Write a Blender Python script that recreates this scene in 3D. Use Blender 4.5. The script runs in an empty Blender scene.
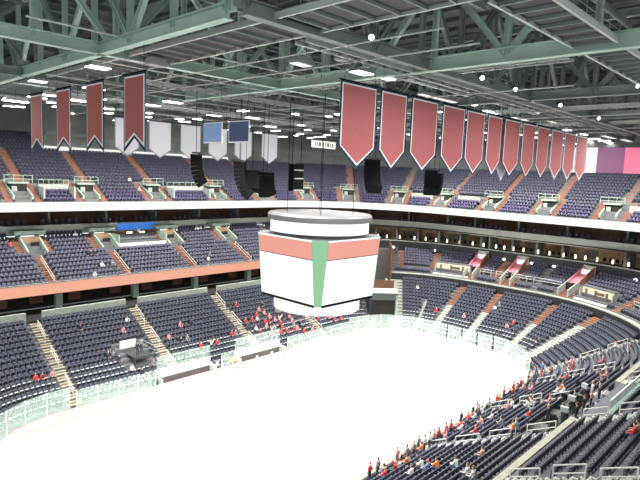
import bpy, bmesh, math, random
import numpy as np
from mathutils import Vector, Matrix
random.seed(7)
C = bpy.context.scene.collection
PI = math.pi

# ------------------------------------------------------------------ materials
def mat(name, col, rough=.6, metal=0., emit=None, estr=0., noise=0., nscale=6., spec=.4):
    m = bpy.data.materials.new(name); m.use_nodes = True
    nt = m.node_tree; b = nt.nodes['Principled BSDF']
    c = (*col, 1)
    b.inputs['Base Color'].default_value = c
    b.inputs['Roughness'].default_value = rough
    b.inputs['Metallic'].default_value = metal
    b.inputs['Specular IOR Level'].default_value = spec
    if noise > 0:
        tc = nt.nodes.new('ShaderNodeTexCoord'); n = nt.nodes.new('ShaderNodeTexNoise')
        n.inputs['Scale'].default_value = nscale; n.inputs['Detail'].default_value = 3
        r = nt.nodes.new('ShaderNodeValToRGB')
        r.color_ramp.elements[0].color = (*[x * (1 - noise) for x in col], 1)
        r.color_ramp.elements[1].color = (*[min(1, x * (1 + noise)) for x in col], 1)
        r.color_ramp.elements[0].position = .3; r.color_ramp.elements[1].position = .7
        nt.links.new(tc.outputs['Object'], n.inputs['Vector'])
        nt.links.new(n.outputs['Fac'], r.inputs['Fac'])
        nt.links.new(r.outputs['Color'], b.inputs['Base Color'])
    if emit:
        b.inputs['Emission Color'].default_value = (*emit, 1)
        b.inputs['Emission Strength'].default_value = estr
    return m

def srgb(r, g, b):
    f = lambda v: (v / 255 / 12.92) if v <= 10 else ((v / 255 + .055) / 1.055) ** 2.4
    return (f(r), f(g), f(b))

M = {}
M['ice'] = mat('ice', (.93, .94, .95), .35, noise=.02, nscale=.3)
M['board'] = mat('board_white', (.88, .88, .87), .4, noise=.03, nscale=2)
M['board_red'] = mat('board_red', (.70, .32, .33), .4)
M['kick'] = mat('board_yellow', (.85, .70, .25), .4)
M['dark_port'] = mat('dark_port', (.12, .12, .13), .5)
M['concrete'] = mat('concrete', (.17, .175, .17), .8, noise=.18, nscale=1.5)
M['conc_light'] = mat('concrete_light', (.36, .39, .34), .8, noise=.12, nscale=2)
M['parapet'] = mat('parapet_beige', (.33, .325, .26), .8, noise=.1, nscale=2)
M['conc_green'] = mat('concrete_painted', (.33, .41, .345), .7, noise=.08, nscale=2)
M['tread'] = mat('tread_grey', (.125, .125, .145), .85, noise=.15, nscale=2)
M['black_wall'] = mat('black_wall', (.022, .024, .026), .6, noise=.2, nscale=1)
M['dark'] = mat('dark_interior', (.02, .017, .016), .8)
M['brown'] = mat('brown_panel', (.16, .075, .045), .6, noise=.3, nscale=1.2)
M['warm_wall'] = mat('warm_wall', (.33, .22, .13), .7, noise=.25, nscale=1)
M['grey_fascia'] = mat('grey_fascia', (.46, .48, .43), .6, noise=.05, nscale=1)
M['wall'] = mat('upper_wall', (.16, .175, .165), .8, noise=.25, nscale=.4)
M['seat'] = mat('seat_shell', (.046, .050, .076), .55, noise=.12, nscale=9)
M['seat_pad'] = mat('seat_pad', (.054, .059, .086), .6, noise=.12, nscale=9)
M['seat_up'] = mat('upper_seat_shell', (.082, .080, .124), .55, noise=.12, nscale=9)
M['seat_purple'] = mat('purple_seat', (.066, .052, .125), .5)
M['seat_metal'] = mat('seat_bracket', (.10, .105, .12), .5, .1)
M['cup'] = mat('seat_row_plate', (.75, .77, .76), .5)
M['rust'] = mat('orange_step', (.27, .125, .085), .75, noise=.2, nscale=3)
M['beige'] = mat('beige_step', (.33, .27, .19), .75, noise=.15, nscale=3)
M['pale_step'] = mat('pale_step', (.36, .38, .335), .75, noise=.15, nscale=3)
M['nosing'] = mat('step_nosing', (.50, .49, .43), .6)
M['dark_step'] = mat('dark_step', (.13, .12, .11), .8)
M['rail'] = mat('rail_paint', (.62, .62, .58), .4, .1)
M['rail_green'] = mat('rail_green', (.42, .52, .40), .4, .1)
M['steel_green'] = mat('steel_green', (.42, .55, .48), .5, noise=.08, nscale=.7)
M['steel_grey'] = mat('steel_grey', (.225, .255, .24), .5, noise=.1, nscale=.7)
M['steel_dark'] = mat('steel_dark', (.17, .185, .18), .6, noise=.15, nscale=.7)
M['deck'] = mat('roof_deck', (.085, .094, .089), .8, noise=.35, nscale=.5)
M['catwalk'] = mat('catwalk_underside', (.06, .056, .063), .7, noise=.15, nscale=1)
M['cat_edge'] = mat('catwalk_edge', (.48, .51, .49), .5)
M['black'] = mat('black_gear', (.010, .011, .011), 1.0, spec=.0)
M['gear'] = mat('dark_gear', (.05, .055, .052), .5)
M['gear_light'] = mat('grey_gear', (.36, .38, .37), .5)
M['white_paint'] = mat('white_paint', (.78, .79, .77), .5)
M['ban_red'] = mat('banner_red', srgb(176, 98, 100), .8, noise=.03, nscale=3)
M['ban_dred'] = mat('banner_dark_red', srgb(176, 94, 94), .8, noise=.03, nscale=3)
M['ban_navy'] = mat('banner_navy', (.02, .035, .075), .8)
M['ban_blue'] = mat('banner_light_blue', srgb(138, 175, 222), .8, noise=.03, nscale=3)
M['ban_slate'] = mat('banner_slate', srgb(68, 86, 118), .8, noise=.03, nscale=3)
M['ban_white'] = mat('banner_white', (.74, .74, .78), .8, noise=.02, nscale=3)
M['ban_edge'] = mat('banner_edge', (.86, .88, .90), .8)
M['ban_grey'] = mat('banner_grey_edge', (.30, .31, .34), .8)
EXPO = 1.3
def led(name, col, s):
    s = s * 2 ** -EXPO if 'lens' not in name else s
    return mat(name, (.05, .05, .05), .4, emit=col, estr=s)
M['led_white'] = led('led_white', (1, 1, 1), 1.15)
M['led_salmon'] = led('led_salmon', srgb(252, 172, 142), .84)
M['led_rose'] = led('led_rose', srgb(252, 158, 140), .82)
M['led_green'] = led('led_green', srgb(126, 205, 148), .80)
M['led_blue'] = led('led_blue', srgb(40, 115, 205), 1.0)
M['led_purple'] = led('led_purple', srgb(152, 72, 130), .78)
M['led_pink'] = led('led_pink', srgb(255, 124, 166), .84)
M['lamp'] = led('lamp_lens', (1, 1, .97), 5.0)
M['lamp_soft'] = led('lamp_soft', (1, .99, .93), 1.0)
M['lamp_blue'] = led('spot_lens', (.80, .82, 1), 6.0)
M['lamp_warm'] = led('lamp_warm', (1, .88, .66), 3.0)
M['lit_room'] = led('lit_room', (.98, .92, .62), .95)
M['pink_glow_wall'] = mat('pink_glow_wall', (.62, .19, .25), .6)  # pink glow in the club portals is put into the wall colour
M['lit_strip'] = led('lit_strip', (.95, .97, .92), .95)
M['board_grey'] = mat('board_grey_top', (.085, .083, .085), .5)
def glass(name, tint, f):
    m = bpy.data.materials.new(name); m.use_nodes = True
    nt = m.node_tree; nt.nodes.clear()
    o = nt.nodes.new('ShaderNodeOutputMaterial'); mx = nt.nodes.new('ShaderNodeMixShader')
    t = nt.nodes.new('ShaderNodeBsdfTransparent'); d = nt.nodes.new('ShaderNodeBsdfDiffuse')
    g = nt.nodes.new('ShaderNodeBsdfGlossy'); m2 = nt.nodes.new('ShaderNodeMixShader')
    g.inputs['Roughness'].default_value = .08
    d.inputs['Color'].default_value = (*tint, 1); m2.inputs['Fac'].default_value = .25
    t.inputs['Color'].default_value = (.97, 1, .98, 1)
    nt.links.new(d.outputs[0], m2.inputs[1]); nt.links.new(g.outputs[0], m2.inputs[2])
    mx.inputs['Fac'].default_value = f
    nt.links.new(t.outputs[0], mx.inputs[1]); nt.links.new(m2.outputs[0], mx.inputs[2])
    nt.links.new(mx.outputs[0], o.inputs[0])
    return m
M['glass'] = glass('rink_glass', (.60, .76, .66), .19)
for nm, col in dict(red=(.62, .06, .07), pink=(.72, .33, .34), maroon=(.30, .05, .07), white=(.80, .79, .78), grey=(.26, .28, .29),
                    dark=(.035, .04, .05), blue=(.14, .24, .50), orange=(.78, .25, .07), salmon=(.75, .36, .28), teal=(.08, .45, .48), yellow=(.78, .60, .10)).items():
    M['top_' + nm] = mat('shirt_' + nm, col, .8)
M['skin'] = mat('skin', (.60, .38, .28), .6)
M['hair'] = mat('hair_dark', (.05, .033, .025), .7)
M['trousers'] = mat('trousers', (.05, .06, .09), .8)
M['shoe'] = mat('shoes', (.03, .03, .03), .6)

# ------------------------------------------------------------------ mesh builder
class MB:
    def __init__(s): s.v = []; s.f = []; s.mi = []
    def add(s, vs, fs, mi=0):
        n = len(s.v); s.v += [tuple(p) for p in vs]
        for f in fs: s.f.append([i + n for i in f]); s.mi.append(mi)
        return s
    def box(s, c, d, mi=0, rz=0., ax=None, taper=1.):
        # c centre, d full sizes; ax = (X,Y,Z) axes vectors
        if ax is None:
            X = Vector((math.cos(rz), math.sin(rz), 0)); Y = Vector((-math.sin(rz), math.cos(rz), 0)); Z = Vector((0, 0, 1))
        else: X, Y, Z = [Vector(a) for a in ax]
        c = Vector(c); vs = []
        for z in (-.5, .5):
            k = taper if z > 0 else 1
            for x, y in ((-.5, -.5), (.5, -.5), (.5, .5), (-.5, .5)):
                vs.append(c + X * d[0] * x * k + Y * d[1] * y * k + Z * d[2] * z)
        s.add(vs, [(3, 2, 1, 0), (4, 5, 6, 7), (0, 1, 5, 4), (1, 2, 6, 5), (2, 3, 7, 6), (3, 0, 4, 7)], mi)
        return s
    def bar(s, p, q, w, h=None, mi=0):
        p = Vector(p); q = Vector(q); d = q - p; L = d.length
        if L < 1e-6: return s
        X = d / L; up = Vector((0, 0, 1)) if abs(X.z) < .95 else Vector((1, 0, 0))
        Y = up.cross(X).normalized(); Z = X.cross(Y)
        return s.box((p + q) / 2, (L, w, h or w), mi, ax=(X, Y, Z))
    def ibeam(s, p, q, w, h, mi=0, t=.06):
        p = Vector(p); q = Vector(q); X = (q - p).normalized(); up = Vector((0, 0, 1)) if abs(X.z) < .95 else Vector((1, 0, 0))
        Y = up.cross(X).normalized(); Z = X.cross(Y)
        s.bar(p, q, t, h, mi); s.bar(p + Z * h / 2, q + Z * h / 2, w, t, mi); s.bar(p - Z * h / 2, q - Z * h / 2, w, t, mi)
        return s
    def tube(s, pts, r, n=6, mi=0):
        pts = [Vector(p) for p in pts]; rings = []
        for i, p in enumerate(pts):
            d = (pts[min(i + 1, len(pts) - 1)] - pts[max(i - 1, 0)]).normalized()
            up = Vector((0, 0, 1)) if abs(d.z) < .9 else Vector((1, 0, 0))
            a = up.cross(d).normalized(); b = d.cross(a)
            rings.append([p + (a * math.cos(2 * PI * k / n) + b * math.sin(2 * PI * k / n)) * r for k in range(n)])
        vs = [v for rg in rings for v in rg]; fs = []
        for i in range(len(pts) - 1):
            for k in range(n):
                fs.append((i * n + k, i * n + (k + 1) % n, (i + 1) * n + (k + 1) % n, (i + 1) * n + k))
        fs.append(tuple(range(n - 1, -1, -1))); m = (len(pts) - 1) * n; fs.append(tuple(m + k for k in range(n)))
        return s.add(vs, fs, mi)
    def lathe(s, prof, n=48, mi=0, c=(0, 0)):
        vs = []; fs = []
        for k in range(n):
            a = 2 * PI * k / n
            for r, z in prof: vs.append((c[0] + r * math.cos(a), c[1] + r * math.sin(a), z))
        m = len(prof)
        for k in range(n):
            for i in range(m - 1):
                fs.append((k * m + i, ((k + 1) % n) * m + i, ((k + 1) % n) * m + i + 1, k * m + i + 1))
        return s.add(vs, fs, mi)
    def prism(s, poly, o, U, V, W, t, mi=0):
        # polygon in (U,V) plane at origin o, thickness t along W (centred)
        o = Vector(o); U = Vector(U); V = Vector(V); W = Vector(W); n = len(poly)
        vs = [o + U * a + V * b - W * t / 2 for a, b in poly] + [o + U * a + V * b + W * t / 2 for a, b in poly]
        fs = [tuple(range(n - 1, -1, -1)), tuple(range(n, 2 * n))] + [(i, (i + 1) % n, n + (i + 1) % n, n + i) for i in range(n)]
        return s.add(vs, fs, mi)
    def build(s, name, mats, parent=None, loc=None, smooth=False):
        if not isinstance(mats, (list, tuple)): mats = [mats]
        me = bpy.data.meshes.new(name)
        vs = s.v
        if loc is not None: vs = [(a - loc[0], b - loc[1], c - loc[2]) for a, b, c in s.v]
        me.from_pydata(vs, [], s.f)
        for m in mats: me.materials.append(m)
        if len(mats) > 1: me.polygons.foreach_set('material_index', s.mi)
        if smooth: me.polygons.foreach_set('use_smooth', [True] * len(s.f))
        bm = bmesh.new(); bm.from_mesh(me); bmesh.ops.recalc_face_normals(bm, faces=bm.faces[:]); bm.to_mesh(me); bm.free()
        me.update()
        o = bpy.data.objects.new(name, me); C.objects.link(o)
        if parent is not None: o.parent = parent
        if loc is not None and parent is None: o.location = loc
        return o

def tag(o, label, cat, group=None, kind=None):
    o['label'] = label; o['category'] = cat
    if group: o['group'] = group
    if kind: o['kind'] = kind
    return o
def thing(name, label, cat, loc=(0, 0, 0), rz=0., group=None):
    o = bpy.data.objects.new(name, None); C.objects.link(o); o.empty_display_size = .3
    o.location = loc; o.rotation_euler = (0, 0, rz)
    return tag(o, label, cat, group)
def struct(name, mb, mats, label, cat):
    o = mb.build(name, mats); return tag(o, label, cat, None, 'structure')
def copy_tree(o, parent=None):
    c = o.copy(); C.objects.link(c)
    if parent is not None: c.parent = parent
    for ch in KIDS.get(o.name, []):
        copy_tree(ch, c)
    return c
KIDS = {}
def reg(root):
    KIDS[root.name] = list(root.children)
    for ch in root.children: reg(ch)
def ordw(n):
    w = ['zeroth', 'first', 'second', 'third', 'fourth', 'fifth', 'sixth', 'seventh', 'eighth', 'ninth', 'tenth', 'eleventh', 'twelfth', 'thirteenth', 'fourteenth', 'fifteenth', 'sixteenth', 'seventeenth', 'eighteenth', 'nineteenth', 'twentieth']
    if n < len(w): return w[n]
    suf = {1: 'st', 2: 'nd', 3: 'rd'}.get(n % 10 if n % 100 not in (11, 12, 13) else 0, 'th')
    return f'{n}{suf}'

# ------------------------------------------------------------------ bowl geometry
# a ring is a rounded rectangle: half straights f=(sx,sy), corner radius r; station s runs
# -2..-1 far left corner, -1..1 far long side, 1..2 far right corner, 2..3 right end, 3..4 near right corner, 4..6 near long side
LOW = (22., 4.5); UPP = (24.8, 14.3); MID = (23., 8.); RINK = (21.95, 4.42); NEAR_SY = 5.6
def ring(f, r, s):
    sx, sy = f
    if f is RINK and s >= 3 and s <= 7: sy = NEAR_SY
    elif f is RINK and 2 < s < 3: return (sx + r, sy - (s - 2) * (sy + NEAR_SY), 1., 0.)
    elif f is RINK and s > 7: return (-sx - r, -NEAR_SY + (s - 7) * (sy + NEAR_SY), -1., 0.)
    if s < -1: a = math.radians(90 + (-1 - s) * 90); return (-sx + r * math.cos(a), sy + r * math.sin(a), math.cos(a), math.sin(a))
    if s <= 1: return (s * sx, sy + r, 0., 1.)
    if s < 2: a = math.radians(90 - (s - 1) * 90); return (sx + r * math.cos(a), sy + r * math.sin(a), math.cos(a), math.sin(a))
    if s <= 3: return (sx + r, sy - (s - 2) * 2 * sy, 1., 0.)
    if s < 4: a = math.radians(-(s - 3) * 90); return (sx + r * math.cos(a), -sy + r * math.sin(a), math.cos(a), math.sin(a))
    if s <= 6: return (sx - (s - 4) * sx, -sy - r, 0., -1.)
    if s < 7: a = math.radians(-90 - (s - 6) * 90); return (-sx + r * math.cos(a), -sy + r * math.sin(a), math.cos(a), math.sin(a))
    return (-sx - r, -sy + (s - 7) * 2 * sy, -1., 0.)
def stations(s0, s1, step=1 / 14):
    ks = sorted({s0, s1} | {k for k in (-1, 1, 2, 3, 4, 6, 7) if s0 < k < s1})
    out = []
    for a, b in zip(ks, ks[1:]):
        curved = (a < -1 + 1e-9 and b <= -1) or (1 <= a and b <= 2) or (3 <= a and b <= 4) or (6 <= a and b <= 7)
        n = max(1, math.ceil((b - a) / step)) if curved else 1
        out += [a + (b - a) * i / n for i in range(n)]
    return out + [s1]
def sweep(mb, f, prof, s0, s1, mi=0, closed=True, mis=None):
    st = stations(s0, s1); m = len(prof); vs = []; fs = []; ms = []
    for s in st:
        for r, z in prof:
            x, y, _, _ = ring(f, r, s); vs.append((x, y, z))
    n0 = len(mb.v); mb.v += vs
    rng = range(m) if closed else range(m - 1)
    for k in range(len(st) - 1):
        for i in rng:
            j = (i + 1) % m
            mb.f.append([n0 + k * m + i, n0 + (k + 1) * m + i, n0 + (k + 1) * m + j, n0 + k * m + j]); mb.mi.append(mis[i] if mis else mi)
    if closed:
        mb.f.append([n0 + i for i in range(m)]); mb.mi.append(mi)
        e = n0 + (len(st) - 1) * m; mb.f.append([e + i for i in range(m - 1, -1, -1)]); mb.mi.append(mi)
    return mb
def frame(f, r, s):
    x, y, nx, ny = ring(f, r, s)
    N = Vector((nx, ny, 0)); T = Vector((ny, -nx, 0))      # T runs towards growing s
    return Vector((x, y, 0)), T, N
def dsdl(f, r, s):
    sx, sy = f
    if -1 <= s <= 1 or 4 <= s <= 6: return 1 / sx
    if 2 <= s <= 3 or s > 7: return 1 / (2 * sy)
    return 1 / (r * PI / 2)
class Tier:
    def __init__(t, f, r0, z0, tr, ri, n): t.f, t.r0, t.z0, t.tr, t.ri, t.n = f, r0, z0, tr, ri, n
    def z(t, i): return t.z0 + i * t.ri
    def r(t, i): return t.r0 + i * t.tr
TL = Tier(LOW, 10, -.3, .8, .405, 15)
TM = Tier(LOW, 23, 7, .875, .4, 8)
TN = Tier(UPP, 15.7, 9, .9, .44, 12)
TU = Tier(UPP, 22.4, 18.9, .87, .49, 15)
TX = Tier(UPP, 22.4 + 15 * .87, 18.9 + 15 * .49, .87, .49, 5)
TIERS = {'low': TL, 'mez': TM, 'mzn': TN, 'up': TU, 'upx': TX}
def stand(name, t, s0, s1, zb, mats, label, cat='stand'):
    prof = []; mis = []
    for i in range(t.n):
        prof += [(t.r(i), t.z(i - 1) if i else zb), (t.r(i), t.z(i))]; mis += [1, 0]     # riser, tread
    prof += [(t.r(t.n), t.z(t.n - 1)), (t.r(t.n), t.z(t.n - 1) - .5), (t.r(0) + .6, zb)]; mis += [0, 0, 0]
    mb = MB(); sweep(mb, t.f, prof, s0, s1, 0, True, mis)
    return struct(name, mb, mats, label, cat)
# ------------------------------------------------------------------ setting: floor, stands, walls, ceiling
mb = MB(); sweep_pts = [ring(RINK, 8.56, s)[:2] for s in stations(-2, 7, 1 / 20)] 
sweep_pts += [ring(RINK, 8.56, s)[:2] for s in (7.5, 8)]
poly = [(x, y, -1.07) for x, y in sweep_pts]
n = len(poly); mb.add(poly + [(x, y, -1.3) for x, y, _ in poly], [tuple(range(n)), tuple(range(2 * n - 1, n - 1, -1))] + [(i, n + i, n + (i + 1) % n, (i + 1) % n) for i in range(n)])
floor = struct('floor', mb, M['ice'], 'bright white oval sheet of ice enclosed by the rink boards', 'ice')

mb = MB(); mb.box((6, 2, -1.45), (170, 150, .2))
struct('floor_slab', mb, M['concrete'], 'grey concrete base floor under the stands', 'floor')

stand('lower_stand', TL, -1.75, 6.0, -1.3, [M['tread'], M['concrete']], 'lower tier of stepped grey seating around the ice')
stand('club_stand', TM, 1.56, 6.0, 5.2, [M['tread'], M['concrete']], 'middle tier of stepped seating at the right end and near side')
stand('balcony_stand', TN, -1.5, 1.42, 8.2, [M['tread'], M['concrete']], 'middle balcony tier of stepped seating on the far side')
stand('upper_stand', TU, -1.5, 3.75, 17.9, [M['tread'], M['concrete']], 'upper tier of stepped seating under the roof')

# walls and fascias (rings)
mb = MB(); sweep(mb, LOW, [(22.05, 5.0), (22.05, 6.9), (22.4, 6.9), (22.4, 5.0)], -1.75, -.94)
sweep(mb, LOW, [(22.05, 5.0), (22.05, 6.9), (22.4, 6.9), (22.4, 5.0)], -.86, -.39)
sweep(mb, LOW, [(22.05, 5.0), (22.05, 6.9), (22.4, 6.9), (22.4, 5.0)], -.31, .19)
sweep(mb, LOW, [(22.05, 5.0), (22.05, 6.9), (22.4, 6.9), (22.4, 5.0)], .27, .76)
sweep(mb, LOW, [(22.05, 5.0), (22.05, 6.9), (22.4, 6.9), (22.4, 5.0)], .84, 1.40)
struct('wall_concourse', mb, M['conc_light'], 'pale greenish parapet behind the far lower seats, below the salmon display band', 'wall')
mb = MB(); sweep(mb, LOW, [(22.3, 5.6), (22.3, 5.75), (28, 5.75), (28, 5.6)], -1.75, 1.42)
sweep(mb, UPP, [(19, 5.7), (19, 8.25), (19.3, 8.25), (19.3, 5.7)], -1.75, 1.42)
sweep(mb, UPP, [(15.3, 8.05), (15.3, 8.22), (19.3, 8.22), (19.3, 8.05)], -1.75, 1.42)
struct('wall_concourse_back', mb, M['dark'], 'dark open concourse behind the far lower seats', 'wall')
mb = MB()
for s in [(-.98), (-.62), (-.2), (.2), (.62), (.98)]:
    p, T, N = frame(UPP, 16.9, s); mb.box(p + Vector((0, 0, 7)), (.8, .8, 2.3), 0, ax=(T, N, (0, 0, 1)))
    for q in (-2.2, 2.6):
        mb.box(p + N * 1.5 + T * q + Vector((0, 0, 6.9)), (1.6, .3, 1.1 if q > 0 else .8), 1, ax=(T, N, (0, 0, 1)))
struct('trim_concourse_pillars', mb, [M['conc_green'], M['brown']], 'green grey pillars and brown stalls in the concourse gap under the salmon band', 'pillar')

# black front wall of the end club tier with its white cap
mb = MB(); sweep(mb, LOW, [(22.25, 5.2), (22.25, 6.75), (22.95, 6.75), (22.95, 5.2)], 1.56, 3.70, 0)
struct('wall_right', mb, M['black_wall'], 'black band of wall between the right end lower seats and the club tier', 'wall')
mb = MB(); sweep(mb, LOW, [(22.2, 6.75), (22.2, 6.9), (22.95, 6.9), (22.95, 6.75)], 1.56, 3.70, 0)
struct('trim_right', mb, M['conc_light'], 'pale ledge capping the black wall of the right end club tier', 'ledge')
mb = MB(); sweep(mb, LOW, [(22.55, 5.0), (22.55, 7.1), (22.98, 7.1), (22.98, 5.0)], 3.72, 4.53, 0)
sweep(mb, LOW, [(22.55, 5.0), (22.55, 7.1), (22.98, 7.1), (22.98, 5.0)], 5.02, 6.0, 0)
struct('wall_near', mb, M['parapet'], 'long pale concrete parapet dividing the near lower seats from the near club seats', 'wall')
mb = MB(); sweep(mb, LOW, [(30, 9.2), (30, 10.0), (36, 10.0), (36, 9.2)], 3.2, 6.0, 0)
struct('floor_near_walkway', mb, M['conc_light'], 'pale concrete walkway behind the near club seats', 'walkway')

# suite level: black wall, suites, grey fascia
mb = MB(); sweep(mb, MID, [(28.9, 9.6), (28.9, 11.65), (29.3, 11.65), (29.3, 9.6)], 1.40, 4.2)
struct('wall_suite_front', mb, M['black_wall'], 'black curved wall band under the row of suites at the right end', 'wall')
mb = MB(); sweep(mb, MID, [(28.85, 11.65), (28.85, 11.8), (29.35, 11.8), (29.35, 11.65)], 1.40, 4.2)
struct('trim_suite_ledge', mb, M['conc_light'], 'thin grey ledge along the front of the suites', 'ledge')
mb = MB(); sweep(mb, MID, [(29.3, 11.4), (29.3, 11.6), (33, 11.6), (33, 11.4)], 1.40, 4.2, 1)
sweep(mb, MID, [(32.6, 11.5), (32.6, 14.4), (33, 14.4), (33, 11.5)], 1.40, 4.2, 0)
sweep(mb, MID, [(28.6, 14.3), (28.6, 14.45), (33, 14.45), (33, 14.3)], 1.40, 4.2, 1)
k = 0; s = 1.45
while s < 4.1:
    p, T, N = frame(MID, 31.2, s); mb.box(p + Vector((0, 0, 12.95)), (.3, 3.0, 2.8), 2, ax=(T, N, (0, 0, 1)))
    p2, T2, N2 = frame(MID, 32.5, s + dsdl(MID, 31, s) * 2.2); mb.box(p2 + Vector((0, 0, 12.7)), (2.2, .1, 1.4), 3 if k % 2 else 4, ax=(T2, N2, (0, 0, 1)))
    s += dsdl(MID, 31, s) * 4.4; k += 1
struct('wall_suites', mb, [M['warm_wall'], M['dark'], M['concrete'], M['brown'], M['dark_step']], 'warm brown row of suites along the right end above the black wall', 'suite')
mb = MB(); sweep(mb, UPP, [(26.9, 14.15), (26.9, 15.5), (27.4, 15.5), (27.4, 14.15)], -1.5, 3.9)
struct('wall_fascia', mb, M['grey_fascia'], 'plain grey fascia band around the bowl under the upper deck', 'wall')
mb = MB(); sweep(mb, UPP, [(27.2, 14.6), (27.2, 14.8), (31.5, 14.8), (31.5, 14.6)], -1.5, 3.9, 0)
sweep(mb, UPP, [(31.2, 14.8), (31.2, 17.95), (31.5, 17.95), (31.5, 14.8)], -1.5, 3.9, 1)
sweep(mb, UPP, [(22.3, 17.75), (22.3, 17.92), (31.5, 17.92), (31.5, 17.75)], -1.5, 3.9, 0)
s = -1.4
while s < 3.85:
    p, T, N = frame(UPP, 29.6, s); mb.box(p + Vector((0, 0, 16.4)), (.35, 2.8, 3.0), 2, ax=(T, N, (0, 0, 1)))
    s += dsdl(UPP, 29, s) * 8.5
struct('wall_boxes', mb, [M['dark'], M['brown'], M['concrete']], 'dark row of boxes between the grey fascia and the white display band', 'wall')
mb = MB(); sweep(mb, MID, [(33, 9), (33, 15), (33.2, 15), (33.2, 9)], 1.3, 1.40)
p, T, N = frame(UPP, 22, 1.43)
mb.box(p + Vector((0, 0, 10.2)), (.5, 14.4, 9.4), 0, ax=(T, N, (0, 0, 1)))
sweep(mb, LOW, [(27.5, -1.3), (27.5, 10.6), (27.9, 10.6), (27.9, -1.3)], 1.45, 1.575, 1)
p, T, N = frame(LOW, 26.4, 1.555); mb.box(p + Vector((0, 0, 8.3)), (.3, 8.4, 6.6), 0, ax=(T, N, (0, 0, 1)))
struct('wall_corner', mb, [M['brown'], M['dark_step']], 'brownish end wall where the far balcony stops beside the suites', 'wall')

# back wall and ceiling
stand('upper_corner_stand', TX, -1.5, -.42, 25.0, [M['tread'], M['concrete']], 'extra upper rows of seating in the far left corner')
mb = MB(); sweep(mb, UPP, [(36.2, 25.3), (36.2, 39.6), (36.7, 39.6), (36.7, 25.3)], -.42, 3.9)
sweep(mb, UPP, [(40.2, 25.3), (40.2, 39.6), (40.7, 39.6), (40.7, 25.3)], -1.9, -.42)
p, T, N = frame(UPP, 38.4, -.42); mb.box(p + Vector((.15, 0, 32.4)), (.3, 4.4, 14.4), 0, ax=(T, N, (0, 0, 1)))
struct('wall_back', mb, M['wall'], 'grey back wall above the upper seats', 'wall')
mb = MB(); sweep(mb, UPP, [(35.9, 28.7), (35.9, 29.2), (36.3, 29.2), (36.3, 28.7)], -.4, 3.9)
struct('trim_back', mb, M['steel_dark'], 'dark horizontal rail along the grey back wall', 'trim')
mb = MB(); mb.box((8, 0, 39.8), (150, 145, .3))
for k in range(48): mb.box((-60 + k * 3, 0, 39.45), (.25, 145, .4))
struct('ceiling', mb, M['deck'], 'dark grey roof deck over the arena', 'ceiling')

# ------------------------------------------------------------------ dasher boards and glass
mb = MB()
sweep(mb, RINK, [(8.53, -1.07), (8.53, 0), (8.63, 0), (8.63, -1.07)], -2, 8, 0)
root = mb.build('dasher_boards', [M['board'], M['dark_port']])
for x in (-23.5, -8.3, -.5, 7.5, 15.5): pass
tag(root, 'white dasher boards running around the whole ice sheet', 'rink boards')
mb = MB(); sweep(mb, RINK, [(8.50, 0), (8.50, .05), (8.66, .05), (8.66, 0)], -2, 8); mb.build('cap_rail', M['board_red'], root)
mb = MB(); sweep(mb, RINK, [(8.515, -1.07), (8.515, -.87), (8.53, -.87), (8.53, -1.07)], -2, 8); mb.build('kick_plate', M['kick'], root)
for x in (-8.3, -.5, 7.5):
    mb = MB(); mb.prism([(.16 * math.cos(a * PI / 6), .16 * math.sin(a * PI / 6)) for a in range(12)], (x, 12.94, -.5), (1, 0, 0), (0, 0, 1), (0, 1, 0), .03); mb.build('camera_port', M['dark_port'], root)

BX = [(-10.9, -3.6), (.2, 7.9)]            # openings of the two benches on the far side
side_names = {0: 'far side', 1: 'far right corner', 2: 'right end', 3: 'near right corner', 4: 'near side', -1: 'far left corner'}
gcount = {}
def pane(s, w, h, r=8.58, f=RINK):
    p, T, N = frame(f, r, s); key = -1 if s < -1 else 0 if s <= 1 else 1 if s < 2 else 2 if s <= 3 else 3 if s < 4 else 4
    gcount[key] = gcount.get(key, 0) + 1
    where = side_names[key]; order = 'left' if key in (-1, 0, 1, 2) else 'right end'
    lab = f'{ordw(gcount[key])} clear glass sheet from the {order} along the {where} of the rink' if key in (-1, 0, 1) else f'{ordw(gcount[key])} clear glass sheet from the far corner along the {where} of the rink'
    t = thing('rink_glass', lab, 'glass', (p.x, p.y, .05), math.atan2(T.y, T.x), 'rink glass panels')
    m = MB(); m.box((0, 0, h / 2), (w - .05, .014, h)); m.build('pane', M['glass'], t)
    m = MB(); m.box((-w / 2, 0, h / 2), (.06, .06, h)); m.build('post', M['rail'], t)
    return t
s = -1.75
while s < 6.0:
    w = 2.2; ds = dsdl(RINK, 8.58, s) * w; mid = s + ds / 2
    x, y, _, _ = ring(RINK, 8.58, mid)
    inb = abs(mid) <= 1 and any(a - .4 < x < b + .4 for a, b in BX)
    if not inb:
        key = abs(mid) <= 1 or mid >= 4
        pane(mid, w, 1.75 if key else 2.3)
    s += ds
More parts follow.
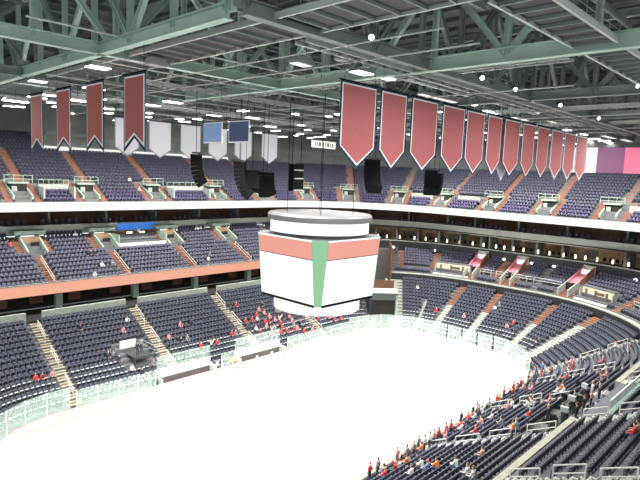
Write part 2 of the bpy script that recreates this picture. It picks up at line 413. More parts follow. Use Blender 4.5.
for bi, (a, b) in enumerate(BX):
    t = thing('team_bench', ['left-hand open bench with white back wall on the far boards', 'right-hand open bench with white back wall on the far boards, by the red crowd'][bi], 'bench', ((a + b) / 2, 13.7, -1.07), 0, 'benches on the far side')
    L = b - a
    m = MB(); m.box((0, .78, .64), (L, .12, 1.28)); m.build('lower_back_wall', M['dark_step'], t)
    m = MB(); m.box((0, .78, 1.8), (L, .14, 1.04)); m.build('back_wall', M['board'], t)
    m = MB(); m.box((0, .3, .55), (L - .6, .4, .1)); m.box((-L / 3, .3, .3), (.1, .35, .5)); m.box((L / 3, .3, .3), (.1, .35, .5)); m.build('bench_seat', M['dark_step'], t)
    for e in (-1, 1):
        m = MB(); m.box((e * L / 2, .1, .8), (.12, 1.4, 1.5)); m.build('end_wall', M['white_paint'], t)
    m = MB(); m.box((0, -.05, .06), (L, 1.3, .12)); m.build('bench_floor', M['black'], t)
    nP = 4
    for k in range(nP):
        m = MB(); m.box((-L / 2 + (k + .5) * L / nP, .78, 3.08), (L / nP - .04, .014, 1.5)); m.build('bench_glass', M['glass'], t)
    if bi == 1:
        for k in (1, 2):
            m = MB(); m.box((-L / 2 + k * L / 3, -.62, .75), (.3, .1, 1.3)); m.build('divider', M['white_paint'], t)

mb = MB(); sweep(mb, RINK, [(8.66, -1.0), (8.66, .06), (8.95, .06), (8.95, -1.0)], 3.7, 6.0)
struct('trim_near', mb, M['parapet'], 'beige ledge behind the near rink boards in front of the first row', 'ledge')
# ------------------------------------------------------------------ display bands
mb = MB(); sweep(mb, UPP, [(22.0, 17.85), (22.0, 19.05), (22.3, 19.05), (22.3, 17.85)], -1.5, 3.9)
rb = mb.build('ribbon_display', M['led_white']); tag(rb, 'glowing white display band around the front of the upper deck', 'display')
mb = MB(); sweep(mb, UPP, [(21.95, 19.05), (21.95, 19.13), (22.4, 19.13), (22.4, 19.05)], -1.5, 3.9); mb.build('top_rail', M['steel_dark'], rb)
mb = MB(); sweep(mb, UPP, [(15.2, 8.15), (15.2, 9.5), (15.5, 9.5), (15.5, 8.15)], -1.5, 1.25)
rb = mb.build('ribbon_display', M['led_salmon']); tag(rb, 'glowing salmon display band along the front of the far balcony', 'display')
mb = MB(); sweep(mb, UPP, [(15.15, 9.5), (15.15, 9.6), (15.7, 9.6), (15.7, 9.5)], -1.5, 1.25); mb.build('top_rail', M['steel_dark'], rb)

# ------------------------------------------------------------------ aisles
EXCL = {k: [] for k in TIERS}      # (s, half width in m, row from, row to) kept free of seats
def aisle(tk, s, hw, lo, hi, m, label, split=None, m2=None, nos=True, shift=0., excl=True):
    t = TIERS[tk]
    if excl: EXCL[tk].append((s, hw + .1 + abs(shift), lo, hi))
    p, T, N = frame(t.f, t.r(lo), s); base = p + T * shift + Vector((0, 0, t.z(lo)))
    root = thing('stair_aisle', label, 'stairs', base, math.atan2(T.y, T.x), 'stair aisles')
    parts = [('steps', lo, hi, m)] if split is None else [('lower_flight', lo, split - 1, m), ('upper_flight', split, hi, m2)]
    for nm, a, b, mt in parts:
        m_ = MB()
        for i in range(a, b + 1):
            q = (i - lo) * t.tr; z = (i - lo) * t.ri
            m_.box((0, q + t.tr / 2, z + .012), (2 * hw, t.tr, .05), 0)
            m_.box((0, q + t.tr * .75 + .02, z + t.ri * .25), (2 * hw, t.tr * .5, t.ri * .5), 0)
            m_.box((0, q - .012, z - t.ri * .25), (2 * hw, .03, t.ri * .5), 1)
            if nos:
                m_.box((0, q + .03, z + .03), (2 * hw, .07, .04), 2); m_.box((0, q + t.tr * .5 + .03, z + t.ri * .5 + .012), (2 * hw, .07, .03), 2)
        m_.build(nm, [mt, mt if mt in (M['rust'], M['pale_step']) else M['dark_step'], M['nosing'] if mt is not M['rust'] else M['rust']], root)
    return root
RAILN = {}
def handrail(tk, s, r, L, where, m='rail', shift=0., h=.95):
    t = TIERS[tk]; slope = t.ri / t.tr
    p, T, N = frame(t.f, r, s); z = t.z0 + math.floor((r - t.r0) / t.tr) * t.ri
    RAILN[where] = RAILN.get(where, 0) + 1
    a = p + T * shift + Vector((0, 0, z)); q = lambda u, hh: Vector((0, u, u * slope + hh))
    root = thing('handrail', f'{ordw(RAILN[where])} handrail from the ice, {where}', 'handrail', a, math.atan2(T.y, T.x), 'aisle handrails')
    m_ = MB(); m_.tube([q(0, h), q(L, h)], .045, 6); m_.build('top_bar', M[m], root)
    m_ = MB(); m_.tube([q(0, h * .5), q(L, h * .5)], .04, 6); m_.build('lower_bar', M[m], root)
    for u in (0, L):
        m_ = MB(); m_.tube([q(u, -.25), q(u, h)], .045, 6); m_.build('post', M[m], root)
names4 = ['left of the photo', 'second from left', 'third from left', 'fourth from left, behind the hanging scoreboard']
for i, s in enumerate((-.9, -.35, .227, .8)):
    lab = ['beige stair aisle in the far lower seats at the left of the photo', 'beige stair aisle in the far lower seats rising from beside the left bench', 'beige stair aisle in the far lower seats above the right-hand bench', 'beige stair aisle in the far lower seats behind the hanging scoreboard'][i]
    aisle('low', s, .62, 0, 14, M['beige'], lab)
    for k in range(3): handrail('low', s, 11 + k * 3.9, 2.2, ['leftmost far lower aisle', 'far lower aisle by the left bench', 'far lower aisle by the right bench', 'far lower aisle behind the scoreboard'][i])
aisle('low', -1.42, .62, 0, 14, M['beige'], 'beige stair aisle in the left corner lower seats at the photo edge')
for k in range(3): handrail('low', -1.42, 11 + k * 3.9, 2.2, 'left corner aisle')
aisle('low', 1.585, 1.1, 0, 14, M['pale_step'], 'wide pale stair beside the dark tunnel in the far right corner')
aisle('low', 1.78, .2, 0, 8, M['pale_step'], 'narrow pale strip of steps right of the wide corner stair')
aisle('low', 1.944, .6, 0, 14, M['pale_step'], 'first of three stairs up the right end lower seats, pale below and red above', 9, M['rust'])
aisle('low', 2.54, .6, 0, 14, M['pale_step'], 'second of three stairs up the right end lower seats, pale below and red above', 9, M['rust'])
aisle('low', 3.155, .6, 0, 14, M['pale_step'], 'third of three stairs up the right end lower seats, pale below and red above', 9, M['rust'])
aisle('low', 3.38, .95, 0, 14, M['pale_step'], 'broad pale stair climbing the near right corner of the lower seats', 12, M['rust'])
for s, r0_, nm in ((3.69, 15.5, 'near right corner aisle'), (4.0, 11.4, 'near lower aisle nearest the corner'), (4.5, 11.0, 'near lower aisle below the media platform'), (5.04, 10.6, 'near lower aisle crossing the nearest seats')):
    aisle('low', s, .6, 0, 14, M['concrete'], {'near right corner aisle': 'grey stair aisle in the bend of the near right corner seats', 'near lower aisle nearest the corner': 'grey stair aisle with white rails nearest the corner on the near side', 'near lower aisle below the media platform': 'grey stair aisle with white rails below the media platform', 'near lower aisle crossing the nearest seats': 'grey stair aisle with white rails across the nearest lower seats'}[nm])
    k = 0
    while r0_ + k * 3.0 + 2.0 < 22: handrail('low', s, r0_ + k * 3.0, 2.1, nm); k += 1
aisle('low', 5.57, .6, 0, 14, M['concrete'], 'grey stair aisle at the bottom edge of the near lower seats')
# club tier
for i, s in enumerate((1.944, 2.54, 3.155)):
    aisle('mez', s, 1.5, 0, 7, M['rust'], ['red stair by the leftmost pink portal of the right end club tier', 'red stair by the middle pink portal of the right end club tier', 'red stair by the rightmost pink portal of the right end club tier'][i], nos=False)
aisle('mez', 2.24, .6, 2, 7, M['rust'], 'short red stair between the left and middle pink portals', nos=False)
aisle('mez', 3.42, .7, 0, 7, M['rust'], 'red stair right of the yellow lit club opening', nos=False)
aisle('mez', 1.605, .5, 2, 7, M['rust'], 'red stair at the far left end of the right end club tier by the corner', nos=False)
aisle('mez', 1.76, .6, 2, 7, M['rust'], 'short red stair left of the yellow lit bar at the left of the right end', nos=False)
aisle('mez', 3.75, .6, 0, 7, M['concrete'], 'grey stair in the near right corner club seats')
for s, nm in ((4.5, 'near club aisle by the media platform'), (5.02, 'near club aisle behind the glass rail'), (5.57, 'near club aisle at the photo bottom')):
    aisle('mez', s, .6, 0, 7, M['conc_light'], {'near club aisle by the media platform': 'pale stair in the near club seats at the right edge of the photo', 'near club aisle behind the glass rail': 'pale stair in the near club seats beside the media platform', 'near club aisle at the photo bottom': 'pale stair between the nearest club seats at the bottom of the photo'}[nm])
    for k in range(3): handrail('mez', s, 23.4 + k * 2.3, 1.6, nm)
# far balcony
NB = (-16 / 24.8, -6.0 / 24.8, 4.8 / 24.8, 15.6 / 24.8)
for i, s in enumerate(NB):
    w = ['leftmost', 'second', 'third', 'fourth'][i]
    aisle('mzn', s, .55, 0, 6, M['rust'], f'{w} orange stair from left in the front of the far balcony, below its portal', nos=True)
    for e in (-1, 1):
        sd = s + e * 1.75 / 24.8
        aisle('mzn', sd, .45, 7, 11, M['rust'], f'orange stair on the {"left" if e < 0 else "right"} side of the {w} balcony portal', nos=False)
    handrail('mzn', s, 16.3, 4.5, f'{w} balcony aisle')
aisle('mzn', 1.02, .55, 0, 11, M['rust'], 'orange stair at the right end of the far balcony, hidden by the scoreboard', nos=False)
# ------------------------------------------------------------------ portals
def wedge(m_, x, y0, y1, zb0, zt0, zb1, zt1, t, mi=0):
    m_.prism([(y0, zb0), (y1, zb1), (y1, zt1), (y0, zt0)], (x, 0, 0), (0, 1, 0), (0, 0, 1), (1, 0, 0), t, mi)
def portal_up(s, label, w=2.3):
    t = TU; hi = 5
    p, T, N = frame(t.f, t.r(1), s); EXCL['up'].append((s, w / 2 + 1.15, 0, hi))
    root = thing('portal', label, 'portal', p + Vector((0, 0, t.z(0))), math.atan2(T.y, T.x), 'upper deck portals')
    D = t.tr * 4.6; H = t.ri * 5 + .15
    for e in (-1, 1):
        m_ = MB(); wedge(m_, e * w / 2, 0, D, -.05, 1.0, -.05, H + .1, .22); m_.build('side_wall', M['conc_green'], root)
    m_ = MB(); m_.box((0, D * .72, H), (w + .2, D * .56, .22)); m_.build('landing', M['conc_green'], root)
    m_ = MB(); m_.box((0, D * .5, H * .48), (w - .2, .1, H * .93)); m_.build('doorway', M['dark'], root)
    m_ = MB(); m_.box((-w * .22, D * .47, H * .45), (w * .28, .1, H * .75)); m_.build('door_jamb', M['conc_light'], root)
    m_ = MB(); m_.box((w * .22, D * .46, .35), (.28, .1, .3)); m_.build('exit_light', M['lamp_soft'], root)
    m_ = MB()
    y = D * .45
    for zz in (.5, 1.0): m_.tube([(-w * .75, y, H + zz), (w * .75, y, H + zz)], .04, 5)
    for xx in (-w * .75, -w * .25, w * .25, w * .75): m_.tube([(xx, y, H), (xx, y, H + 1)], .04, 5)
    m_.build('railing', M['rail_green'], root)
    return root
NU = (-17.2, -8.2, 2.4, 14.2, 24.0); 
UPS = [(x / 24.8) for x in NU] + [1.25, 1.48, 1.74, 1.98, 2.32, 2.66, 3.0, 3.26]
UL = ['left edge of the photo', 'second dark red banner', 'widest dark red banner', 'light blue square banner', 'last white pennant', 'hanging black rack', 'far corner', 'first big red pennant', 'third big red pennant', 'sixth big red pennant', 'ninth big red pennant', 'purple display panel', 'pink display panel']
for s, w in zip(UPS, UL):
    portal_up(s, f'upper deck portal with pale landing below the {w}')
    for e in (-1, 1):
        aisle('up', s + e * dsdl(UPP, 25, s) * 1.75, .45, 0, 5, M['rust'], f'orange steps {"left" if e < 0 else "right"} of the upper deck portal below the {w}', nos=False, excl=False)
    aisle('up', s + dsdl(UPP, 30, s) * .9, .55, 6, 14, M['rust'], f'orange upper stair above the portal below the {w}', nos=False)
# white walled wheelchair platforms between portals
for a, b, w in ((-17.2, -8.2, 'left red pennants'), (2.4, 14.2, 'light blue square')):
    EXCL['up'].append(((a + b) / 2 / 24.8, (b - a) / 2 - 2.6, 3, 4))
    cx = (a + b) / 2; L = (b - a) - 5.0
    t = thing('platform_parapet', f'pale parapet with railing over the purple front seats below the {w}', 'parapet', (cx, UPP[1] + TU.r(3), TU.z(2)), 0, 'upper deck parapets')
    m_ = MB(); m_.box((0, .1, .75), (L, .2, 1.5)); m_.box((-L / 2, -1.0, .4), (.2, 2.2, 1.6)); m_.box((L / 2, -1.0, .4), (.2, 2.2, 1.6)); m_.build('wall', M['conc_light'], t)
    m_ = MB(); m_.tube([(-L / 2, .1, 2.1), (L / 2, .1, 2.1)], .04, 5)
    for k in range(7): m_.tube([(-L / 2 + L * k / 6, .1, 1.4), (-L / 2 + L * k / 6, .1, 2.1)], .03, 5)
    m_.build('railing', M['rail_green'], t)
for a, b, w in ((1.74, 1.98, 'second big red pennant'), (1.98, 2.32, 'fourth big red pennant'), (3.0, 3.26, 'pink panel')):
    m_ = MB(); e0 = dsdl(UPP, 26, (a + b) / 2) * 2.6
    sweep(m_, UPP, [(TU.r(3), TU.z(2)), (TU.r(3), TU.z(2) + 1.5), (TU.r(3) + .2, TU.z(2) + 1.5), (TU.r(3) + .2, TU.z(2))], a + e0, b - e0)
    o = m_.build('platform_parapet', M['conc_light']); tag(o, f'pale curved parapet over the purple front seats below the {w}', 'parapet', 'upper deck parapets')
    p, T, N = frame(UPP, 26, (a + b) / 2)
    EXCL['up'].append(((a + b) / 2, ((b - a) - 2 * e0) / 2 / dsdl(UPP, 26, (a + b) / 2), 3, 4))

def portal_balcony(s, label):
    t = TN; lo = 7; w = 2.4
    p, T, N = frame(t.f, t.r(lo), s); EXCL['mzn'].append((s, w / 2 + 1.05, lo, 11))
    root = thing('portal', label, 'portal', p + Vector((0, 0, t.z(lo - 1))), math.atan2(T.y, T.x), 'balcony portals')
    D = t.tr * 5 + .1; H = t.ri * 5 + .9
    for e in (-1, 1):
        m_ = MB(); wedge(m_, e * w / 2, -.1, D, 0, 1.0, 0, H + .2, .24); m_.build('side_wall', M['conc_green'], root)
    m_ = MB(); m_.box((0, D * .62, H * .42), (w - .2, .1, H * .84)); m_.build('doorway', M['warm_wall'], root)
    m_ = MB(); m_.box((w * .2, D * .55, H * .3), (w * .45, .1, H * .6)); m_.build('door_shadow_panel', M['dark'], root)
    m_ = MB(); m_.box((0, D * .8, H + .05), (w + 1.6, D * .42, .5)); m_.build('lintel', M['conc_green'], root)
    return root
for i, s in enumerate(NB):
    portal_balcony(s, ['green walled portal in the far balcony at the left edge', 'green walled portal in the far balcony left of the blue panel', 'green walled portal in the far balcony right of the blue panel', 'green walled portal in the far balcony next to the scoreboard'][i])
# party suite set into the far balcony
s0, s1 = (-6.0 + 1.75) / 24.8, (4.8 - 1.75) / 24.8
cx = (s0 + s1) / 2 * 24.8; L = (s1 - s0) * 24.8
EXCL['mzn'].append(((s0 + s1) / 2, L / 2 + .3, 7, 11))
y0 = UPP[1] + TN.r(7) + .5; z0 = TN.z(7) + .1
t = thing('party_suite', 'open party suite with brown back wall and white ledge below the blue panel', 'suite', (cx, y0, z0), 0)
m_ = MB(); m_.box((0, .15, .2), (L + .4, .3, .85)); m_.build('ledge', M['white_paint'], t)
m_ = MB(); m_.box((0, 1.8, .3), (L + .4, 3.3, .2)); m_.build('suite_floor', M['dark_step'], t)
m_ = MB(); m_.box((0, 3.5, 1.2), (L + .4, .1, 2.0)); m_.build('back_wall', M['brown'], t)
for e in (-1, 1):
    m_ = MB(); m_.box((e * (L / 2 + .25), 1.7, 1.0), (.15, 3.4, 1.9)); m_.build('side_wall', M['conc_green'], t)
for k, x in enumerate((-.6, 1.2, 1.8)):
    m_ = MB(); m_.box((x, 3.42, 1.75), (.9 if k == 0 else .35, .08, .35)); m_.build('lamp', M['lamp_warm'], t)
suite_at = (cx, y0, z0, L)
for k in range(13):
    q = thing('suite_chair', f'{ordw(k + 1)} dark chair from the left in the party suite below the blue panel', 'chair', (cx - L / 2 + .4 + k * (L - .8) / 12, y0 + 2.2, z0 + .4), 0, 'party suite chairs')
    m_ = MB(); m_.box((0, 0, .45), (.45, .45, .1)); m_.build('seat', M['seat_pad'], q)
    m_ = MB(); m_.box((0, .24, .75), (.45, .07, .55)); m_.build('backrest', M['seat'], q)
    m_ = MB(); m_.tube([(0, 0, 0), (0, 0, .4)], .05, 6); m_.build('pedestal', M['gear'], q)
t = MB(); t.box((0, 0, 0), (6.6, .12, 1.55)); t = t.build('fascia_display', M['led_blue']); t.location = (.6, UPP[1] + 26.8, 14.6); tag(t, 'blue glowing panel on the fascia above the party suite', 'display')
m_ = MB(); m_.box((0, .05, .81), (6.7, .1, .07)); m_.build('frame', M['steel_dark'], t)

# pink portals in the right end club tier
def portal_club(s, label, w=1.7):
    t = TM; p, T, N = frame(t.f, t.r(0), s)
    root = thing('portal', label, 'portal', p + Vector((0, 0, t.z(0))), math.atan2(T.y, T.x), 'pink club portals')
    D = t.tr * 7.6; H = t.ri * 7.6
    for e in (-1, 1):
        m_ = MB(); wedge(m_, e * w / 2, .1, D * .45, 0, 1.1, 0, H * .45 + 1.0, .2); m_.build('side_wall', M['conc_light'], root)
        m_ = MB(); wedge(m_, e * w / 2, D * .45, D, 0, H * .45 + 1.0, 0, H + 1.2, .2); m_.build('upper_side_wall', M['pink_glow_wall'] if e < 0 else M['rust'], root)
    m_ = MB(); m_.box((0, D * .30, 1.0), (w - .2, .1, 2.0)); m_.build('doorway', M['dark'], root)
    # sloping pink soffit and the white shield shaped sign at its head
    m_ = MB(); m_.prism([(D * .34, H * .34 + .55), (D, H + .35), (D, H + .55), (D * .34, H * .34 + .75)], (0, 0, 0), (0, 1, 0), (0, 0, 1), (1, 0, 0), w - .1); m_.build('sloping_roof', M['pink_glow_wall'], root)
    shield = [(-.62, .55), (-.2, .45), (.2, .45), (.62, .55), (.66, .0), (.45, -.45), (0, -.72), (-.45, -.45), (-.66, .0)]
    sl = Vector((0, t.tr, t.ri)).normalized(); nn = Vector((0, -sl.z, sl.y))
    m_ = MB(); m_.prism(shield, (0, D * .86, H * .86 + .78), (1, 0, 0), Vector((0, .5, .87)), Vector((0, -.87, .5)), .14); m_.build('sign', M['led_white'], root)
    m_ = MB(); m_.box((0, D + .1, H + .7), (w + .3, .2, 1.3)); m_.build('head_wall', M['conc_light'], root)
for i, s in enumerate((1.944, 2.54, 3.155)):
    portal_club(s, ['leftmost pink portal with white shield sign in the right end club tier', 'middle pink portal with white shield sign in the right end club tier', 'rightmost pink portal with white shield sign in the right end club tier'][i])
# lit openings, ledges and rails of the club tier front
def club_opening(s, L, label):
    t = TM; p, T, N = frame(t.f, t.r(0), s); EXCL['mez'].append((s, L / 2 + .3, 0, 3))
    root = thing('club_bar', label, 'bar', p + Vector((0, 0, t.z(0))), math.atan2(T.y, T.x), 'lit club bars')
    m_ = MB(); m_.box((0, 1.7, 1.45), (L, .12, 1.0)); m_.build('lit_back_wall', M['lit_room'], root)
    m_ = MB(); m_.box((0, 2.1, 2.05), (L + .3, 1.3, .14)); m_.build('roof_slab', M['tread'], root)
    for e in (-1, 1):
        m_ = MB(); m_.box((e * (L / 2 + .1), 1.9, .9), (.2, 1.4, 1.8)); m_.build('side_wall', M['conc_light'], root)
    m_ = MB(); m_.box((0, .25, .12), (L + .3, .3, .3)); m_.build('counter', M['white_paint'], root)
    m_ = MB(); m_.box((0, 1.64, .55), (L, .1, .85)); m_.build('dark_plinth', M['dark_step'], root)
    for q_ in (-.36, -.05, .3):
        m_ = MB(); m_.box((q_ * L, 1.55, 1.3), (.35, .1, .8)); m_.build('pillar', M['dark_step'], root)
    m_ = MB(); m_.box((.5, 1.6, 1.3), (L * .25, .1, .4)); m_.build('menu_board', M['brown'], root)
club_opening(1.855, 6.2, 'yellow lit club bar at the left of the right end club tier')
club_opening(3.285, 5.6, 'yellow lit club bar right of the last pink portal')
CR = [(1.985, 2.23), (2.27, 2.51), (2.58, 2.98), (3.0, 3.12), (3.46, 3.70)]
CRL = ['between the first and second pink portals, left half', 'between the first and second pink portals, right half', 'between the second and third pink portals', 'left of the third pink portal', 'right of the yellow lit bar']
for (a, b), lb in zip(CR, CRL):
    m_ = MB()
    for zz in (.55, 1.0): sweep(m_, LOW, [(TM.r(2), TM.z(2) + zz), (TM.r(2), TM.z(2) + zz + .09), (TM.r(2) + .09, TM.z(2) + zz + .09), (TM.r(2) + .09, TM.z(2) + zz)], a, b)
    st = a
    while st < b:
        p, T, N = frame(LOW, TM.r(2) + .04, st); m_.box(p + Vector((0, 0, TM.z(2) + .5)), (.07, .07, 1.0), 0, ax=(T, N, (0, 0, 1))); st += dsdl(LOW, 24.5, st) * 1.3
    o = m_.build('guard_rail', M['rail']); tag(o, f'grey guard rail across the club tier {lb}', 'railing', 'club tier rails')
# tunnel in the far right corner
t_s = 1.467; EXCL['low'].append((t_s, 3.0, 0, 14))
p, T, N = frame(LOW, 11.8, t_s)
root = thing('tunnel_entrance', 'dark tunnel opening in the far right corner beside the wide pale stair', 'tunnel', p + Vector((0, 0, -1.07)), math.atan2(T.y, T.x))
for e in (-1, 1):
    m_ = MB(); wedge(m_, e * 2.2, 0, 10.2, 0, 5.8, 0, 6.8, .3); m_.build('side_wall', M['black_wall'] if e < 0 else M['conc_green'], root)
m_ = MB(); m_.box((0, .6, 2.5), (4.2, .1, 5.0)); m_.build('opening', M['dark'], root)
m_ = MB(); m_.box((0, 4.9, 5.6), (4.6, 9.8, 1.2)); m_.build('roof_slab', M['gear'], root)
m_ = MB(); m_.box((0, -.1, 6.6), (4.4, .2, .8)); m_.build('display_strip', M['led_white'], root)
m_ = MB(); m_.box((0, 3.0, 7.0), (4.4, .2, 1.6)); m_.build('platform_rail', M['brown'], root)

# rail and glass fence by the near media platform
p, T, N = frame(LOW, 24.4, 4.72)
m0 = MB(); st = 4.53
root = thing('glass_fence', 'glass fence with pale top rail behind the cluttered media platform', 'railing', (0, 0, 0))
m_ = MB(); sweep(m_, LOW, [(24.9, 8.9), (24.9, 9.0), (25.02, 9.0), (25.02, 8.9)], 4.53, 5.0); m_.build('top_rail', M['rail_green'], root)
m_ = MB(); sweep(m_, LOW, [(24.95, 7.9), (24.95, 8.9), (24.97, 8.9), (24.97, 7.9)], 4.53, 5.0); m_.build('pane', M['glass'], root)
m_ = MB(); sweep(m_, LOW, [(24.7, 6.9), (24.7, 7.9), (25.05, 7.9), (25.05, 6.9)], 4.53, 5.0); m_.build('kerb_wall', M['conc_green'], root)
# ------------------------------------------------------------------ media platforms
EXCL['low'].append((4.775, 5.4, 11, 14)); EXCL['mez'].append((4.77, 5.2, 0, 1))
base = Vector((4.9, -26.0, 0))
root = thing('media_platform', 'dark cluttered media platform cut into the parapet of the near stand', 'platform', (4.9, -25.4, 4.4))
m_ = MB(); m_.box((0, -.6, .6), (10.4, 4.2, .25)); m_.build('deck', M['gear'], root)
m_ = MB(); m_.box((0, 1.45, .75), (10.4, .12, .9)); m_.build('front_skirt', M['black_wall'], root)
def camera_rig(x, y, z, rz, label):
    t = thing('broadcast_camera', label, 'camera', (x, y, z), rz, 'cameras on the media platform')
    for k in range(3):
        a = 2 * PI * k / 3 + .5; m_ = MB(); m_.tube([(0, 0, 1.15), (.5 * math.cos(a), .5 * math.sin(a), 0)], .035, 6); m_.build('leg', M['gear'], t)
    m_ = MB(); m_.lathe([(.0, 1.1), (.14, 1.1), (.16, 1.25), (.1, 1.32), (0, 1.32)], 12); m_.build('head', M['gear'], t)
    m_ = MB(); m_.box((0, 0, 1.52), (.3, .6, .4)); m_.build('camera_body', M['gear_light'], t)
    m_ = MB(); m_.lathe([(.0, 0), (.13, 0), (.15, .5), (.17, .6), (0, .6)], 14); o = m_.build('lens', M['black'], t); o.rotation_euler = (-PI / 2, 0, 0); o.location = (0, .25, 1.52)
    m_ = MB(); m_.box((0, -.4, 1.72), (.28, .06, .2)); m_.build('viewfinder', M['black'], t)
camera_rig(1.6, -25.9, 5.14, .2, 'broadcast camera on a tripod at the left of the media platform')
camera_rig(4.4, -25.5, 5.14, -.1, 'broadcast camera on a tripod in the middle of the media platform')
camera_rig(8.2, -25.3, 5.14, -.4, 'broadcast camera on a tripod at the far end of the media platform')
rr = random.Random(3)
for k in range(9):
    x = .6 + k * .98; y = -26.9 + rr.uniform(-.2, .7)
    t = thing('stacking_chair', f'{ordw(k + 1)} dark grey chair from the near end of the media platform', 'chair', (x, y, 5.14), rr.uniform(-.6, .6), 'loose chairs on the media platform')
    mt = M['gear_light'] if k % 3 == 1 else M['gear']
    m_ = MB(); m_.box((0, 0, .46), (.46, .46, .05)); m_.build('seat', mt, t)
    m_ = MB(); m_.box((0, -.23, .75), (.44, .04, .4)); m_.build('backrest', mt, t)
    for a in (-.2, .2):
        for b in (-.2, .2):
            m_ = MB(); m_.tube([(a, b, 0), (a, b, .44)], .018, 5); m_.build('leg', M['gear_light'], t)
for k in range(11):
    x = .3 + k * .93; y = -24.75 - rr.uniform(0, .5) - (k % 2) * .5; sz = rr.uniform(.5, .8)
    t = thing('equipment_case', f'{ordw(k + 1)} dark equipment case from the near end of the media platform', 'case', (x, y, 5.14), rr.uniform(-.5, .5), 'equipment cases on the media platform')
    m_ = MB(); m_.box((0, 0, sz * .4), (sz, .5, sz * .8)); m_.build('case_body', M['gear'] if k % 4 else M['gear_light'], t)
    m_ = MB(); m_.box((0, 0, sz * .8 + .04), (sz + .03, .53, .08)); m_.build('lid', M['black'], t)
    m_ = MB(); m_.tube([(-.1, -.27, sz * .5), (-.1, -.31, sz * .5), (.1, -.31, sz * .5), (.1, -.27, sz * .5)], .015, 5); m_.build('handle', M['gear_light'], t)
# camera stand in the far lower seats, left
EXCL['low'].append((-11.0 / 22, 1.9, 3, 7))
root = thing('camera_stand', 'dark raised camera stand with white screen in the far lower seats', 'platform', (-11.0, 17.3, .9))
m_ = MB(); m_.box((0, 1.3, 1.2), (2.2, 2.8, .2)); m_.build('deck', M['gear'], root)
for a in (-1.2, 1.2):
    for b in (-.3, 2.9):
        m_ = MB(); m_.box((a, b, .6), (.12, .12, 1.2)); m_.build('leg', M['gear'], root)
m_ = MB(); m_.box((-.5, 2.9, 2.1), (2.0, .12, 1.0)); m_.build('screen', M['white_paint'], root)
m_ = MB()
for zz in (1.8, 2.3): m_.tube([(1.3, -.4, zz), (1.3, 3.0, zz)], .04, 5)
m_.build('railing', M['gear_light'], root)
